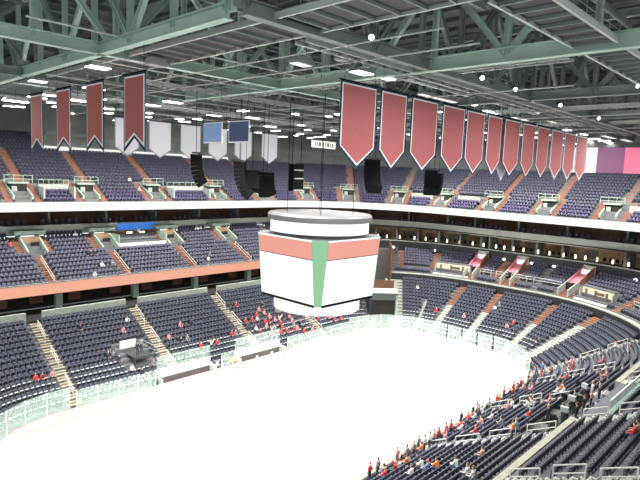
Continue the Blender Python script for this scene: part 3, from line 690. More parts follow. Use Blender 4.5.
# ------------------------------------------------------------------ people
def skel_person(pose):
    V = []; E = []; R = []
    def v(p, r, par=None):
        V.append(p); R.append(r if isinstance(r, tuple) else (r, r))
        if par is not None: E.append((par, len(V) - 1))
        return len(V) - 1
    # local frame: faces -y, z up, origin on the floor under the seat front / feet
    sit = pose != 'stand'
    hz = .52 if sit else .93; lean = {'sit': 0, 'lean': -.16, 'cheer': -.03, 'stand': 0}[pose]
    pel = v((0, 0, hz), (.16, .13))
    wst = v((0, lean * .4 + .01, hz + .16), (.145, .11), pel)
    cst = v((0, lean * .8, hz + .36), (.175, .125), wst)
    shc = v((0, lean, hz + .50), (.12, .09), cst)
    nk = v((0, lean - .01, hz + .57), .055, shc)
    hd0 = v((0, lean - .025, hz + .66), (.075, .085), nk)
    hd1 = v((0, lean - .02, hz + .76), (.08, .095), hd0)
    v((0, lean - .01, hz + .83), .055, hd1)
    nose = v((0, lean - .125, hz + .70), .014, hd0)
    for e in (-1, 1):
        v((e * .085, lean - .01, hz + .70), .016, hd0)                       # ear
        sh = v((e * .19, lean, hz + .47), .062, shc)
        if pose == 'sit': el = (e * .25, lean - .06, hz + .20); wr = (e * .15, -.30, hz + .12); hd = Vector((-e * .2, -1, -.1))
        elif pose == 'lean': el = (e * .25, -.28, hz + .22); wr = (e * .10, -.46, hz + .16); hd = Vector((-e * .5, -1, .1))
        elif pose == 'cheer': el = (e * .34, -.08, hz + .66); wr = (e * .30, -.12, hz + .93); hd = Vector((e * .1, -.1, 1))
        else: el = (e * .26, .03, hz + .20); wr = (e * .27, -.06, hz - .04); hd = Vector((0, -.15, -1))
        a = v(el, .045, sh); w = v(wr, .032, a); hd.normalize()
        wr = Vector(wr); side = hd.cross(Vector((0, 0, 1)) if abs(hd.z) < .8 else Vector((0, 1, 0))).normalized()
        pm = v(tuple(wr + hd * .07), (.035, .02), w)
        for k, (o, L) in enumerate(((-.028, .075), (-.010, .088), (.010, .082), (.028, .065))):
            b = v(tuple(wr + hd * .10 + side * o), .009, pm)
            c_ = v(tuple(wr + hd * (.10 + L * .55) + side * o * 1.1), .009, b)
            v(tuple(wr + hd * (.10 + L * .9) + side * o * 1.1 + Vector((0, 0, -.02))), .007, c_)
        th = v(tuple(wr + hd * .04 - side * e * .035), .010, w); v(tuple(wr + hd * .09 - side * e * .05), .008, th)
        hip = v((e * .09, -.01, hz - .03), .09, pel)
        if sit:
            kn = v((e * .12, -.42, hz + .01), .065, hip); an = v((e * .12, -.43, .10), .042, kn); v((e * .13, -.60, .04), (.042, .03), an)
        else:
            kn = v((e * .10, -.02, .50), .065, hip); an = v((e * .10, .02, .09), .042, kn); v((e * .12, -.17, .035), (.042, .03), an)
    me = bpy.data.meshes.new('body_frame'); bm = bmesh.new(); lay = bm.verts.layers.skin.verify()
    bv = []
    for p, r in zip(V, R):
        q = bm.verts.new(p); q[lay].radius = r; bv.append(q)
    bv[0][lay].use_root = True
    for a, b in E: bm.edges.new((bv[a], bv[b]))
    bm.to_mesh(me); bm.free()
    o = bpy.data.objects.new('body_frame', me); C.objects.link(o)
    sk = o.modifiers.new('skin', 'SKIN'); sk.use_smooth_shade = True
    ss = o.modifiers.new('sub', 'SUBSURF'); ss.levels = 1
    dg = bpy.context.evaluated_depsgraph_get(); dg.update()
    out = bpy.data.meshes.new_from_object(o.evaluated_get(dg))
    bpy.data.objects.remove(o); bpy.data.meshes.remove(me)
    out.name = 'person_' + pose
    out.materials.clear()
    for m in (M['skin'], M['top_red'], M['trousers'], M['shoe']): out.materials.append(m)
    wristz = {'cheer': hz + .90}.get(pose)
    for p in out.polygons:
        c = p.center; i = 1
        if c.z > hz + .555 and abs(c.x) < .14: i = 0
        elif c.z < hz + .10 and not (abs(c.x) > .2 and not sit): i = 2
        if c.z < .075: i = 3
        if pose == 'sit' and c.y < -.30 and c.z > hz + .085: i = 0
        if pose == 'lean' and c.y < -.46 and c.z > hz + .1: i = 0
        if pose == 'cheer' and c.z > hz + .92: i = 0
        if pose == 'stand' and abs(c.x) > .2 and c.z < hz - .04: i = 0
        p.material_index = i; p.use_smooth = True
    # hair as its own mesh
    m_ = MB(); cx, cy, cz = 0, lean - .005, hz + .765
    prof = [(0.0, .105), (.05, .098), (.085, .06), (.097, .01), (.092, -.05), (.082, -.09)]
    nn = 12; vs = []; fs = []
    for k in range(nn):
        a = 2 * PI * k / nn; front = max(0, -math.sin(a))
        for r, z in prof: vs.append((r * math.cos(a) * .95, cy + r * 1.1 * math.sin(a), cz + (max(z, .035) if front > .3 else z)))
    L = len(prof)
    for k in range(nn):
        for i in range(L - 1): fs.append((k * L + i, ((k + 1) % nn) * L + i, ((k + 1) % nn) * L + i + 1, k * L + i + 1))
    m_.add(vs, fs); h = m_.build('hair', M['hair'], smooth=True)
    hm = h.data; bpy.data.objects.remove(h)
    return out, hm
POSE = {p: skel_person(p) for p in ('sit', 'lean', 'cheer', 'stand')}
hair_cols = [M['hair'], mat('hair_brown', (.12, .07, .04), .7), mat('hair_fair', (.42, .30, .15), .7), mat('hair_grey', (.35, .35, .34), .7), M['top_red']]
def person(pose, loc, rz, col, label, group=None):
    body, hair = POSE[pose]
    o = bpy.data.objects.new('person', body); C.objects.link(o); o.location = loc; o.rotation_euler = (0, 0, rz)
    o.material_slots[1].link = 'OBJECT'; o.material_slots[1].material = M['top_' + col]
    h = bpy.data.objects.new('hair', hair); C.objects.link(h); h.parent = o
    hc = random.choices(hair_cols, (5, 4, 2, 1, 2))[0]
    h.material_slots[0].link = 'OBJECT'; h.material_slots[0].material = hc
    return tag(o, label, 'person', group)
PEOPLE = [("low", 0, 3.514, "pink"), ("low", 0, 3.694, "red"), ("low", 0, 3.728, "dark"), ("low", 0, 3.812, "blue"), ("low", 0, 3.881, "red"), ("low", 0, 4.003, "dark"), ("low", 0, 4.107, "red"), ("low", 0, 4.147, "dark"), ("low", 0, 4.187, "red"), ("low", 0, 4.216, "orange"), ("low", 0, 4.259, "red"), ("low", 0, 4.3, "red"), ("low", 0, 4.361, "orange"), ("low", 0, 4.389, "white"), ("low", 0, 4.454, "grey"), ("low", 0, 4.581, "pink"), ("low", 0, 4.647, "pink"), ("low", 0, 4.677, "red"), ("low", 0, 5.13, "dark"), ("low", 0, 5.338, "grey"), ("low", 0, 5.387, "red"), ("low", 1, -0.544, "dark"), ("low", 1, 0.636, "red"), ("low", 1, 0.707, "pink"), ("low", 1, 0.775, "grey"), ("low", 1, 3.742, "blue"), ("low", 1, 4.681, "white"), ("low", 1, 4.821, "red"), ("low", 1, 4.888, "red"), ("low", 1, 4.921, "red"), ("low", 1, 4.982, "red"), ("low", 1, 5.017, "pink"), ("low", 1, 5.044, "red"), ("low", 1, 5.084, "white"), ("low", 1, 5.116, "pink"), ("low", 1, 5.206, "grey"), ("low", 1, 5.358, "blue"), ("low", 2, -0.581, "white"), ("low", 2, -0.458, "grey"), ("low", 2, 0.363, "red"), ("low", 2, 0.459, "red"), ("low", 2, 0.513, "red"), ("low", 2, 0.579, "red"), ("low", 2, 0.607, "pink"), ("low", 2, 0.657, "dark"), ("low", 2, 0.795, "red"), ("low", 2, 0.971, "red"), ("low", 2, 1.046, "red"), ("low", 2, 3.811, "orange"), ("low", 2, 4.869, "white"), ("low", 2, 4.998, "pink"), ("low", 2, 5.314, "white"), ("low", 2, 5.339, "red"), ("low", 3, -0.589, "grey"), ("low", 3, -0.136, "red"), ("low", 3, -0.063, "white"), ("low", 3, -0.027, "red"), ("low", 3, 0.314, "maroon"), ("low", 3, 0.359, "dark"), ("low", 3, 0.409, "white"), ("low", 3, 0.439, "grey"), ("low", 3, 0.493, "red"), ("low", 3, 0.607, "grey"), ("low", 3, 0.665, "dark"), ("low", 3, 0.785, "dark"), ("low", 3, 0.812, "dark"), ("low", 3, 0.845, "red"), ("low", 3, 0.944, "red"), ("low", 3, 3.012, "dark"), ("low", 3, 3.342, "white"), ("low", 4, -1.026, "red"), ("low", 4, -0.997, "maroon"), ("low", 4, -0.948, "pink"), ("low", 4, -0.903, "white"), ("low", 4, -0.617, "dark"), ("low", 4, -0.44, "red"), ("low", 4, 0.113, "red"), ("low", 4, 0.142, "grey"), ("low", 4, 0.305, "white"), ("low", 4, 0.393, "pink"), ("low", 4, 0.424, "dark"), ("low", 4, 0.518, "red"), ("low", 4, 0.624, "pink"), ("low", 4, 0.8, "red"), ("low", 4, 1.641, "red"), ("low", 4, 3.32, "dark"), ("low", 4, 3.717, "red"), ("low", 4, 4.508, "salmon"), ("low", 4, 4.544, "white"), ("low", 4, 4.587, "pink"), ("low", 4, 4.825, "salmon"), ("low", 5, -0.658, "dark"), ("low", 5, -0.632, "grey"), ("low", 5, -0.228, "dark"), ("low", 5, -0.182, "grey"), ("low", 5, 0.414, "red"), ("low", 5, 0.447, "maroon"), ("low", 5, 0.492, "pink"), ("low", 5, 0.54, "white"), ("low", 5, 0.564, "dark"), ("low", 5, 0.624, "pink"), ("low", 5, 1.38, "red"), ("low", 5, 1.886, "red"), ("low", 5, 1.934, "pink"), ("low", 5, 1.957, "grey"), ("low", 5, 2.287, "pink"), ("low", 5, 3.036, "pink"), ("low", 5, 3.835, "red"), ("low", 5, 3.91, "red"), ("low", 5, 3.949, "white"), ("low", 5, 5.334, "white"), ("low", 5, 5.403, "white"), ("low", 6, -0.282, "pink"), ("low", 6, 0.277, "red"), ("low", 6, 0.33, "red"), ("low", 6, 0.373, "white"), ("low", 6, 0.479, "pink"), ("low", 6, 0.573, "dark"), ("low", 6, 3.058, "red"), ("low", 6, 4.087, "red"), ("low", 6, 4.538, "pink"), ("low", 6, 5.364, "blue"), ("low", 7, 0.39, "red"), ("low", 7, 0.463, "pink"), ("low", 7, 0.571, "grey"), ("low", 7, 0.595, "grey"), ("low", 7, 4.601, "white"), ("low", 7, 5.356, "orange"), ("low", 8, -0.163, "pink"), ("low", 8, -0.086, "dark"), ("low", 8, 0.446, "pink"), ("low", 8, 3.141, "pink"), ("low", 8, 4.35, "orange"), ("low", 8, 4.411, "white"), ("low", 9, -0.503, "pink"), ("low", 9, 0.215, "dark"), ("low", 9, 0.503, "dark"), ("low", 9, 2.673, "white"), ("low", 9, 4.598, "pink"), ("low", 9, 5.363, "white"), ("low", 10, 0.23, "grey"), ("low", 10, 0.304, "red"), ("low", 10, 2.709, "grey"), ("low", 10, 5.269, "salmon"), ("low", 10, 5.292, "salmon"), ("low", 11, -0.711, "dark"), ("low", 11, -0.448, "white"), ("low", 11, 1.709, "white"), ("low", 11, 3.72, "white"), ("low", 11, 4.691, "white"), ("low", 11, 5.436, "white"), ("low", 12, 4.223, "pink"), ("low", 12, 5.471, "white"), ("low", 13, 2.457, "white"), ("mez", 5, 5.25, "pink"), ("mez", 5, 5.276, "red"), ("mzn", 0, -0.441, "white"), ("mzn", 1, 0.216, "dark"), ("mzn", 1, 0.306, "white"), ("mzn", 2, -0.368, "white"), ("mzn", 2, -0.306, "grey"), ("mzn", 2, 0.338, "grey"), ("mzn", 5, -0.387, "dark"), ("mzn", 5, -0.36, "dark"), ("mzn", 8, -0.761, "red"), ("mzn", 10, -0.397, "white"), ("mzn", 10, 0.431, "white"), ("mzn", 10, 0.456, "white"), ("up", 2, -0.011, "pink"), ("up", 2, 0.567, "red"), ("up", 2, 0.793, "white"), ("up", 2, 0.863, "grey"), ("up", 4, 2.314, "red"), ("up", 5, -0.02, "white"), ("up", 9, -1.372, "maroon")]
rx_ = random.Random(21)
for _ in range(46):
    PEOPLE.append(('low', rx_.choice((0, 0, 1, 1, 2)), round(rx_.uniform(3.85, 5.42), 3), rx_.choice(('red', 'red', 'pink', 'white', 'white', 'grey', 'salmon', 'orange', 'dark'))))
for _ in range(26):
    PEOPLE.append(('low', rx_.randint(3, 12), round(rx_.uniform(3.5, 5.4), 3), rx_.choice(('red', 'pink', 'white', 'white', 'grey', 'dark', 'salmon', 'dark'))))
colword = dict(red='bright red', pink='pale red', maroon='maroon', white='white', grey='grey', dark='dark', blue='blue', orange='orange', salmon='salmon', teal='teal', yellow='yellow')
def zone(tk, row, s):
    if tk == 'low':
        if s < -.5: return 'leftmost far lower seats'
        if s < .15: return 'far seats above left bench'
        if s < .40: return 'far seats above right-hand bench'
        if s <= 1.1: return 'far crowd beside the scoreboard'
        if s < 2.1: return 'far right corner lower seats'
        if s < 3.3: return 'right end lower seats'
        if s < 4.1: return 'near right corner lower seats'
        return 'near seats along the glass' if row <= 1 else 'near lower seats'
    return {'mzn': 'far balcony', 'up': 'far upper deck', 'mez': 'near club seats'}[tk]
OCC = {k: {} for k in TIERS}; zc = {}
GROUPED = {}
order = sorted(PEOPLE, key=lambda a: (a[0], a[1], a[2]))
for tk, row, s, col in order:
    t = TIERS[tk]; standing = (tk == 'low' and s > 3.6 and row <= 1 and random.random() < .45)
    pose = 'stand' if standing else random.choices(('sit', 'lean', 'cheer'), (6, 3, 1))[0]
    r = t.r(row) + t.tr * .62
    p, T, N = frame(t.f, r, s)
    if any(abs(s - z_) < dsdl(t.f, r, s) * .52 for z_ in OCC[tk].get(row, [])): continue
    if any(a_ <= row <= b_ and abs(s - e_) < dsdl(t.f, r, s) * (h_ + .1) for e_, h_, a_, b_ in EXCL[tk]) and not standing: continue
    OCC[tk].setdefault(row, []).append(s)
    k = (zone(tk, row, s), row, col); zc[k] = zc.get(k, 0) + 1
    lab = f'{"standing" if standing else "seated"} person, {colword[col]} top, {ordw(zc[k])} from {"left" if s < 3.3 else "corner"}, row {row + 1}, {k[0]}'
    if len(lab.split()) > 16 + 10: pass
    off = N * (-.12 if standing else .0)
    person(pose, p + off + Vector((0, 0, t.z(row) + .0)), math.atan2(T.y, T.x), col, lab, 'spectators')
# people at the benches, the media platform and the far left camera stand
for i, (x, y, z, pose, col, lab) in enumerate((
    (-11.6, 13.9, -.95, 'stand', 'dark', 'person in dark clothes standing left of the left bench'),
    (-11.0, 14.0, -.95, 'stand', 'grey', 'person in grey standing at the left end of the left bench'),
    (-1.6, 14.0, -.95, 'stand', 'dark', 'person in dark clothes standing left of the two in yellow'),
    (-2.8, 14.0, -.95, 'stand', 'white', 'person in white standing at the right end of the left bench'),
    (-.8, 13.9, -.95, 'stand', 'yellow', 'person in yellow standing between the benches, the left one'),
    (-.2, 14.0, -.95, 'stand', 'yellow', 'person in yellow standing between the benches, the right one'),
    (8.3, 14.0, -.95, 'stand', 'dark', 'person in dark clothes standing right of the right-hand bench'),
    (9.0, 13.9, -.95, 'stand', 'dark', 'second person in dark clothes right of the right-hand bench'),
    (9.8, 14.0, -.95, 'stand', 'grey', 'person in grey standing right of the right-hand bench'),
    (1.0, -24.9, 5.14, 'stand', 'dark', 'person in dark clothes at the near end of the media platform'),
    (3.2, -26.3, 5.14, 'stand', 'dark', 'person in dark clothes between two cameras on the media platform'),
    (6.0, -25.2, 5.14, 'stand', 'grey', 'person in grey in the middle of the media platform'),
    (7.1, -26.2, 5.14, 'stand', 'pink', 'person in pale red at the far part of the media platform'),
    (9.3, -25.6, 5.14, 'stand', 'white', 'person in white at the far end of the media platform'),
    (2.2, -25.6, 5.14, 'stand', 'dark', 'person in dark clothes beside the first camera on the media platform'),
    (5.3, -26.2, 5.14, 'stand', 'dark', 'person in dark clothes beyond the middle camera on the media platform'),
    (8.9, -26.3, 5.14, 'stand', 'dark', 'person in dark clothes by the far camera on the media platform'),
    (10.0, -26.0, 5.14, 'stand', 'blue', 'person in blue at the far end of the media platform'),
    (-.35, -23.0, 3.75, 'stand', 'teal', 'person in teal standing on the near lower aisle beside one in red'),
    (-.9, -23.0, 3.75, 'stand', 'orange', 'person in orange red standing on the near lower aisle beside one in teal'),
    (-11.6, 17.6, 2.2, 'stand', 'dark', 'person in dark clothes on the far camera stand, left one'),
    (-10.6, 18.6, 2.2, 'stand', 'grey', 'person in grey on the far camera stand, right one'),
    (.2, 40.0, 13.1, 'stand', 'white', 'person in white standing in the party suite below the blue panel'),
)):
    person(pose, (x, y, z), 0 if y > 0 else PI, col, lab)

# ------------------------------------------------------------------ seats
SP = .53
def seat_spots(tk, s0, s1, rows=None):
    t = TIERS[tk]; out = []
    for i in (rows if rows is not None else range(t.n)):
        r = t.r(i) + t.tr * .62; ex = [(s, hw * dsdl(t.f, r, s)) for s, hw, a, b in EXCL[tk] if a <= i <= b]
        ex.sort(); s = s0
        cuts = sorted([(a - h, a + h) for a, h in ex]); blocks = []; cur = s0
        for a, b in cuts:
            if a > cur: blocks.append((cur, min(a, s1)))
            cur = max(cur, b)
        if cur < s1: blocks.append((cur, s1))
        for bi, (a, b) in enumerate(blocks):
            # walk with arc length steps
            s = a + dsdl(t.f, r, a + 1e-6) * SP / 2; k = 0
            while s < b - dsdl(t.f, r, b - 1e-6) * SP * .45:
                out.append((i, bi, k, s, r)); k += 1
                s += dsdl(t.f, r, s) * SP
    return out
# template of a folded seat: x along the row, y outward (back), z up
def tmpl():
    m_ = MB()
    m_.prism([(-.22, .38), (.22, .38), (.22, .80), (.17, .86), (-.17, .86), (-.22, .80)], (0, .10, 0), (1, 0, 0), Vector((0, .17, .985)), Vector((0, .985, -.17)), .055, 0)
    m_.prism([(-.20, .32), (.20, .32), (.20, .66), (-.20, .66)], (0, .02, 0), (1, 0, 0), Vector((0, .10, .995)), Vector((0, .995, -.10)), .09, 1)
    m_.box((-.265, .04, .30), (.045, .30, .60), 2)
    m_.box((0, -.055, .56), (.34, .03, .11), 3)
    return np.array(m_.v, np.float32), m_.f, m_.mi
TV, TF, TMI = tmpl()
TFl = [list(f) for f in TF]; floops = np.array([i for f in TFl for i in f], np.int32); ftot = np.array([len(f) for f in TFl], np.int32)
PLV, PLF = [], None
def stuff_seats(name, jobs, mats, label):
    """jobs: list of (x,y,z,ang,material offset)"""
    n = len(jobs); J = np.array([j[:4] for j in jobs], np.float32)
    c, s = np.cos(J[:, 3]), np.sin(J[:, 3])
    X = TV[None, :, 0] * c[:, None] - TV[None, :, 1] * s[:, None] + J[:, 0:1]
    Y = TV[None, :, 0] * s[:, None] + TV[None, :, 1] * c[:, None] + J[:, 1:2]
    Z = np.broadcast_to(TV[None, :, 2], X.shape) + J[:, 2:3]
    co = np.stack([X, Y, Z], -1).reshape(-1, 3)
    nv = len(TV); me = bpy.data.meshes.new(name)
    me.vertices.add(n * nv); me.vertices.foreach_set('co', co.astype(np.float32).ravel())
    lp = (floops[None, :] + (np.arange(n) * nv)[:, None]).ravel().astype(np.int32)
    me.loops.add(len(lp)); me.loops.foreach_set('vertex_index', lp)
    tot = np.tile(ftot, n); start = np.concatenate([[0], np.cumsum(tot)[:-1]]).astype(np.int32)
    me.polygons.add(len(tot)); me.polygons.foreach_set('loop_start', start); me.polygons.foreach_set('loop_total', tot.astype(np.int32))
    mi = np.tile(np.array(TMI, np.int32), n); off = np.repeat(np.array([j[4] for j in jobs], np.int32), len(TMI))
    me.polygons.foreach_set('material_index', mi + off)
    for m in mats: me.materials.append(m)
    me.update(calc_edges=True); me.validate()
    o = bpy.data.objects.new(name, me); C.objects.link(o)
    return tag(o, label, 'seats', None, 'stuff')
CAM = Vector((-41.4, -39.8, 24.1))
spots = []
for tk, s0, s1 in (('low', -1.72, 5.97), ('mez', 1.58, 5.97), ('mzn', -1.45, 1.38), ('up', -1.45, 3.7), ('upx', -1.45, -.43)):
    for i, bi, k, s, r in seat_spots(tk, s0, s1):
        t = TIERS[tk]; p, T, N = frame(t.f, r, s)
        if tk == 'mez' and i < 2 and 1.58 < s < 3.7 and i == 1: continue
        spots.append([tk, i, bi, k, s, Vector((p.x, p.y, t.z(i))), math.atan2(T.y, T.x)])
# the nearest seats inside the picture become individual chairs
def screen(p):
    d = p - CAM; return d.dot(CF), d.dot(CR), d.dot(CU)
CF, CR, CU = Vector((0.716968, 0.686923, -0.118719)), Vector((0.694719, -0.718157, 0.040203)), Vector((0.057643, 0.111301, 0.992114))
cand = []
for q in spots:
    if q[0] not in ('mez', 'low') or q[4] < 3.7: continue
    w, a, b = screen(q[5] + Vector((0, 0, .45)))
    u, v_ = 320 + 541 * a / w, 240 - 541 * b / w
    if 3 < u < 637 and 3 < v_ < 478: cand.append((w, q))
cand.sort(key=lambda a: a[0])
near = [q for w, q in cand[:300]]; nearid = {id(q) for q in near}
occ_xy = []
jobs = []
for q in spots:
    if id(q) in nearid: continue
    tk, i, bi, k, s, p, a = q
    o = OCC[tk].get(i)
    if o and any(abs(s - z_) < dsdl(TIERS[tk].f, TIERS[tk].r(i), s) * .3 for z_ in o): continue
    off = 0 if tk in ('low',) else 4
    if tk == 'up' and (i < 3): off = 8
    if tk == 'low' and i < 5 and s < 3.4: off = 12
    jobs.append((p.x, p.y, p.z, a, off))
stuff_seats('stadium_seats', jobs, [M['seat'], M['seat_pad'], M['seat_metal'], M['seat_pad'], M['seat_up'], M['seat_up'], M['seat_metal'], M['seat_up'], M['seat_purple'], M['seat_purple'], M['seat_metal'], M['seat_purple'], M['seat'], M['seat_pad'], M['seat_metal'], M['cup']], 'thousands of folded dark blue purple seats filling the tiers around the ice')
# one individual seat with parts, then copies
def make_seat():
    root = bpy.data.objects.new('stadium_seat', None); C.objects.link(root)
    m_ = MB()
    pr = [(-.22, .36), (.22, .36)] + [(.22 - .07 * (1 - math.cos(a)), .79 + .07 * math.sin(a)) for a in (0, .5, 1.05, 1.57)] + [(-.15 - .07 * math.sin(a), .79 + .07 * math.cos(a)) for a in (0, .5, 1.05, 1.57)]
    m_.prism(pr, (0, .10, 0), (1, 0, 0), Vector((0, .17, .985)), Vector((0, .985, -.17)), .035, 0)
    b = m_.build('backrest', M['seat'], root)
    m_ = MB(); m_.prism([(-.17, .46), (.17, .46), (.17, .78), (-.17, .78)], (0, .075, 0), (1, 0, 0), Vector((0, .17, .985)), Vector((0, .985, -.17)), .03, 0); m_.build('back_pad', M['seat_pad'], root)
    m_ = MB(); m_.prism([(-.20, .33), (.20, .33), (.20, .62), (.15, .68), (-.15, .68), (-.20, .62)], (0, .0, 0), (1, 0, 0), Vector((0, .10, .995)), Vector((0, .995, -.10)), .075, 0); m_.build('seat_pan', M['seat_pad'], root)
    for e in (-1, 1):
        m_ = MB(); m_.box((e * .255, .06, .30), (.03, .10, .60)); m_.box((e * .255, .02, .60), (.05, .34, .035)); m_.build('armrest', M['seat_metal'], root)
    return root
proto = make_seat(); reg(proto)
blkname = {}
cnt = 0
for q in sorted(near, key=lambda q: (q[0], q[1], -q[4])):
    tk, i, bi, k, s, p, a = q
    o = proto if cnt == 0 else copy_tree(proto)
    if cnt: pass
    o.location = p; o.rotation_euler = (0, 0, a)
    key = (tk, i, bi); blkname.setdefault(key, 0); blkname[key] += 1
    sec = {'mez': 'club', 'low': 'lower'}[tk]
    where = f'{ordw(i + 1)} row behind parapet' if tk == 'mez' else f'{ordw(i + 1)} row up from the near glass'
    blk = 'nearest block' if s > 5.02 else 'second block'
    if tk == 'mez': blk = 'bottom edge block' if s > 5.57 else 'block before the glass fence' if s > 5.02 else 'block at the right edge'
    tag(o, f'folded {sec} seat, {ordw(blkname[key])} from left, {where}, {blk}', 'seat', 'near folded seats')
    cnt += 1
# ------------------------------------------------------------------ scoreboard over centre ice
root = thing('scoreboard', 'hanging four sided scoreboard with white screens over centre ice', 'scoreboard', (0, 0, 9.4))
m_ = MB(); m_.lathe([(0, 20.15 - 9.4), (5.35, 20.15 - 9.4), (5.55, 19.95 - 9.4), (5.55, 19.45 - 9.4), (5.2, 19.4 - 9.4), (0, 19.4 - 9.4)], 64); m_.build('top_cap', M['board_grey'], root)
m_ = MB(); m_.lathe([(5.0, 8.85), (5.22, 8.85), (5.22, 10.0), (5.0, 10.0)], 64); o = m_.build('upper_ring_screen', M['led_white'], root)
m_ = MB(); m_.lathe([(0, 8.3), (4.9, 8.3), (4.9, 10.0), (0, 10.0)], 48); m_.build('inner_drum', M['gear'], root)
m_ = MB(); m_.lathe([(4.3, .7), (4.62, .7), (4.62, 1.84), (4.3, 1.84)], 64); m_.build('lower_ring_screen', M['led_white'], root)
m_ = MB(); m_.lathe([(0, .68), (4.2, .68), (4.2, 2.1), (0, 2.1)], 48); m_.build('lower_drum', M['gear'], root)
zt, zb = 8.5, 1.95; HT, KT, HB, KB = 5.08, 1.15, 4.42, .5
m_ = MB()
def octa(h, k, z): return [(-(h - k), -h, z), (h - k, -h, z), (h, -(h - k), z), (h, h - k, z), (h - k, h, z), (-(h - k), h, z), (-h, h - k, z), (-h, -(h - k), z)]
a = octa(HT - .06, KT, zt); b = octa(HB - .06, KB, zb)
m_.add(b + a, [tuple(range(7, -1, -1)), tuple(range(8, 16))] + [(i, (i + 1) % 8, 8 + (i + 1) % 8, 8 + i) for i in range(8)]); m_.build('core_frame', M['gear'], root)
for k in range(4):
    rz = k * PI / 2; R_ = Matrix.Rotation(rz, 3, 'Z')
    def q(x, f, out=.0):    # f 0 bottom .. 1 top ; x -1..1 across the side facing -y
        h = HB + (HT - HB) * f; kk = KB + (KT - KB) * f
        return R_ @ Vector((x * (h - kk), -h - out, zb + (zt - zb) * f))
    def slab(x0, x1, f0, f1, name, m, out=.05):
        mm = MB(); A = [q(x0, f0), q(x1, f0), q(x1, f1), q(x0, f1)]; B = [q(x0, f0, out), q(x1, f0, out), q(x1, f1, out), q(x0, f1, out)]
        mm.add(A + B, [(0, 1, 2, 3), (4, 5, 6, 7), (0, 1, 5, 4), (1, 2, 6, 5), (2, 3, 7, 6), (3, 0, 4, 7)]); mm.build(name, m, root)
    slab(-1, 1, -.015, .02, 'bottom_edge', M['black'], .1); slab(-.995, .995, .024, .70, 'main_screen', M['led_white']); slab(-.995, .995, .715, .97, 'banner_screen', M['led_rose']); slab(-1, 1, .975, 1.0, 'top_edge', M['led_white'])
    mm = MB(); h0, k0, h1, k1 = HB, KB, HT, KT
    A = [Vector((h0 - k0, -h0, zb)), Vector((h0, -(h0 - k0), zb)), Vector((h1, -(h1 - k1), zt)), Vector((h1 - k1, -h1, zt))]
    d = Vector((1, -1, 0)).normalized() * .06
    A = [R_ @ p for p in A]; d = R_ @ d; B = [p + d for p in A]
    mm.add(A + B, [(0, 1, 2, 3), (4, 5, 6, 7), (0, 1, 5, 4), (1, 2, 6, 5), (2, 3, 7, 6), (3, 0, 4, 7)]); mm.build('corner_panel', M['led_green'], root)
for k in range(4):
    a = PI / 4 + k * PI / 2
    m_ = MB(); m_.tube([(3.5 * math.cos(a), 3.5 * math.sin(a), 10.7), (3.5 * math.cos(a), 3.5 * math.sin(a), 22.6)], .03, 6); m_.build('hoist_cable', M['black'], root)

# ------------------------------------------------------------------ banners
def banner(name, cx, cy, ztop, w, h, notch, axis, m, edge, back, label, group, tip='point'):
    # axis 'x': cloth lies along x (faces -y) ; 'y': lies along y (faces -x)
    root = thing(name, label, 'banner', (cx, cy, ztop - h), 0 if axis == 'x' else PI / 2 * -1, group)
    def outline(d):
        a = w / 2 - d
        if tip == 'point':
            c = notch; return [(-a, h - d), (-a, c + d * .3), (0, d * 1.5), (a, c + d * .3), (a, h - d)]
        if tip == 'swallow':
            return [(-a, h - d), (-a, d * 2.2), (0, notch + d * 1.3), (a, d * 2.2), (a, h - d)]
        return [(-a, h - d), (-a, d), (a, d), (a, h - d)]
    U, V, W = (1, 0, 0), (0, 0, 1), (0, 1, 0)
    def flat(o, d, y, t, mt, nm):
        p = outline(d); mm = MB()
        if tip == 'swallow':       # two convex halves
            l = [p[0], p[1], p[2], (0, h - d)]; r = [(0, h - d), p[2], p[3], p[4]]
            mm.prism(l, (0, y, 0), U, V, W, t); mm.prism(r, (0, y, 0), U, V, W, t)
        else: mm.prism(p, (0, y, 0), U, V, W, t)
        mm.build(nm, mt, root)
    flat(root, 0, .02, .012, back, 'border'); flat(root, .16 if back is not edge else .02, .0, .012, edge, 'piping'); 
    flat(root, .27 if back is not edge else .12, -.02, .012, m, 'cloth')
    flat(root, .27 if back is not edge else .12, .04, .012, m, 'cloth_reverse')
    mm = MB(); mm.tube([(-w / 2 - .1, .01, h + .02), (w / 2 + .1, .01, h + .02)], .05, 8); mm.build('rod', M['black'], root)
    for e in (-1, 1):
        mm = MB(); mm.tube([(e * w * .42, .01, h), (e * w * .42, .01, 32.2 - (ztop - h))], .015, 4); mm.build('hanger', M['gear'], root)
    return root
xs = [(-13.0, -8.91), (-8.5, -5.03), (-4.44, -0.44), (0.24, 4.17), (4.39, 8.05), (8.5, 11.71), (12.19, 15.98), (16.52, 19.94), (20.53, 24.01), (24.64, 28.46), (28.82, 32.66), (33.05, 37.25)]
for i, (x0, x1) in enumerate(xs):
    banner('pennant_banner', (x0 + x1) / 2, -14.0, 30.75, x1 - x0, 6.1, 1.55, 'x', M['ban_red'], M['ban_edge'], M['ban_navy'] if i < 9 else M['ban_grey'], f'{ordw(i + 1)} large red pointed pennant from the left in the long row on the right', 'large red pennants')
banner('pennant_banner', 13.9, -13.2, 30.6, 3.6, 6.4, 2.0, 'x', M['ban_white'], M['ban_grey'], M['ban_grey'], 'white pennant showing behind the sixth and seventh big red pennants', 'white pennants')
for i, y in enumerate((11.95, 5.95, .15, -5.85)):
    banner('swallowtail_banner', -24.0, y, 30.2, 3.0, 5.1, .95, 'y', M['ban_dred'], M['ban_edge'], M['ban_navy'], f'{ordw(i + 1)} dark red swallowtail banner from the left in the row on the left', 'dark red swallowtail banners', 'swallow')
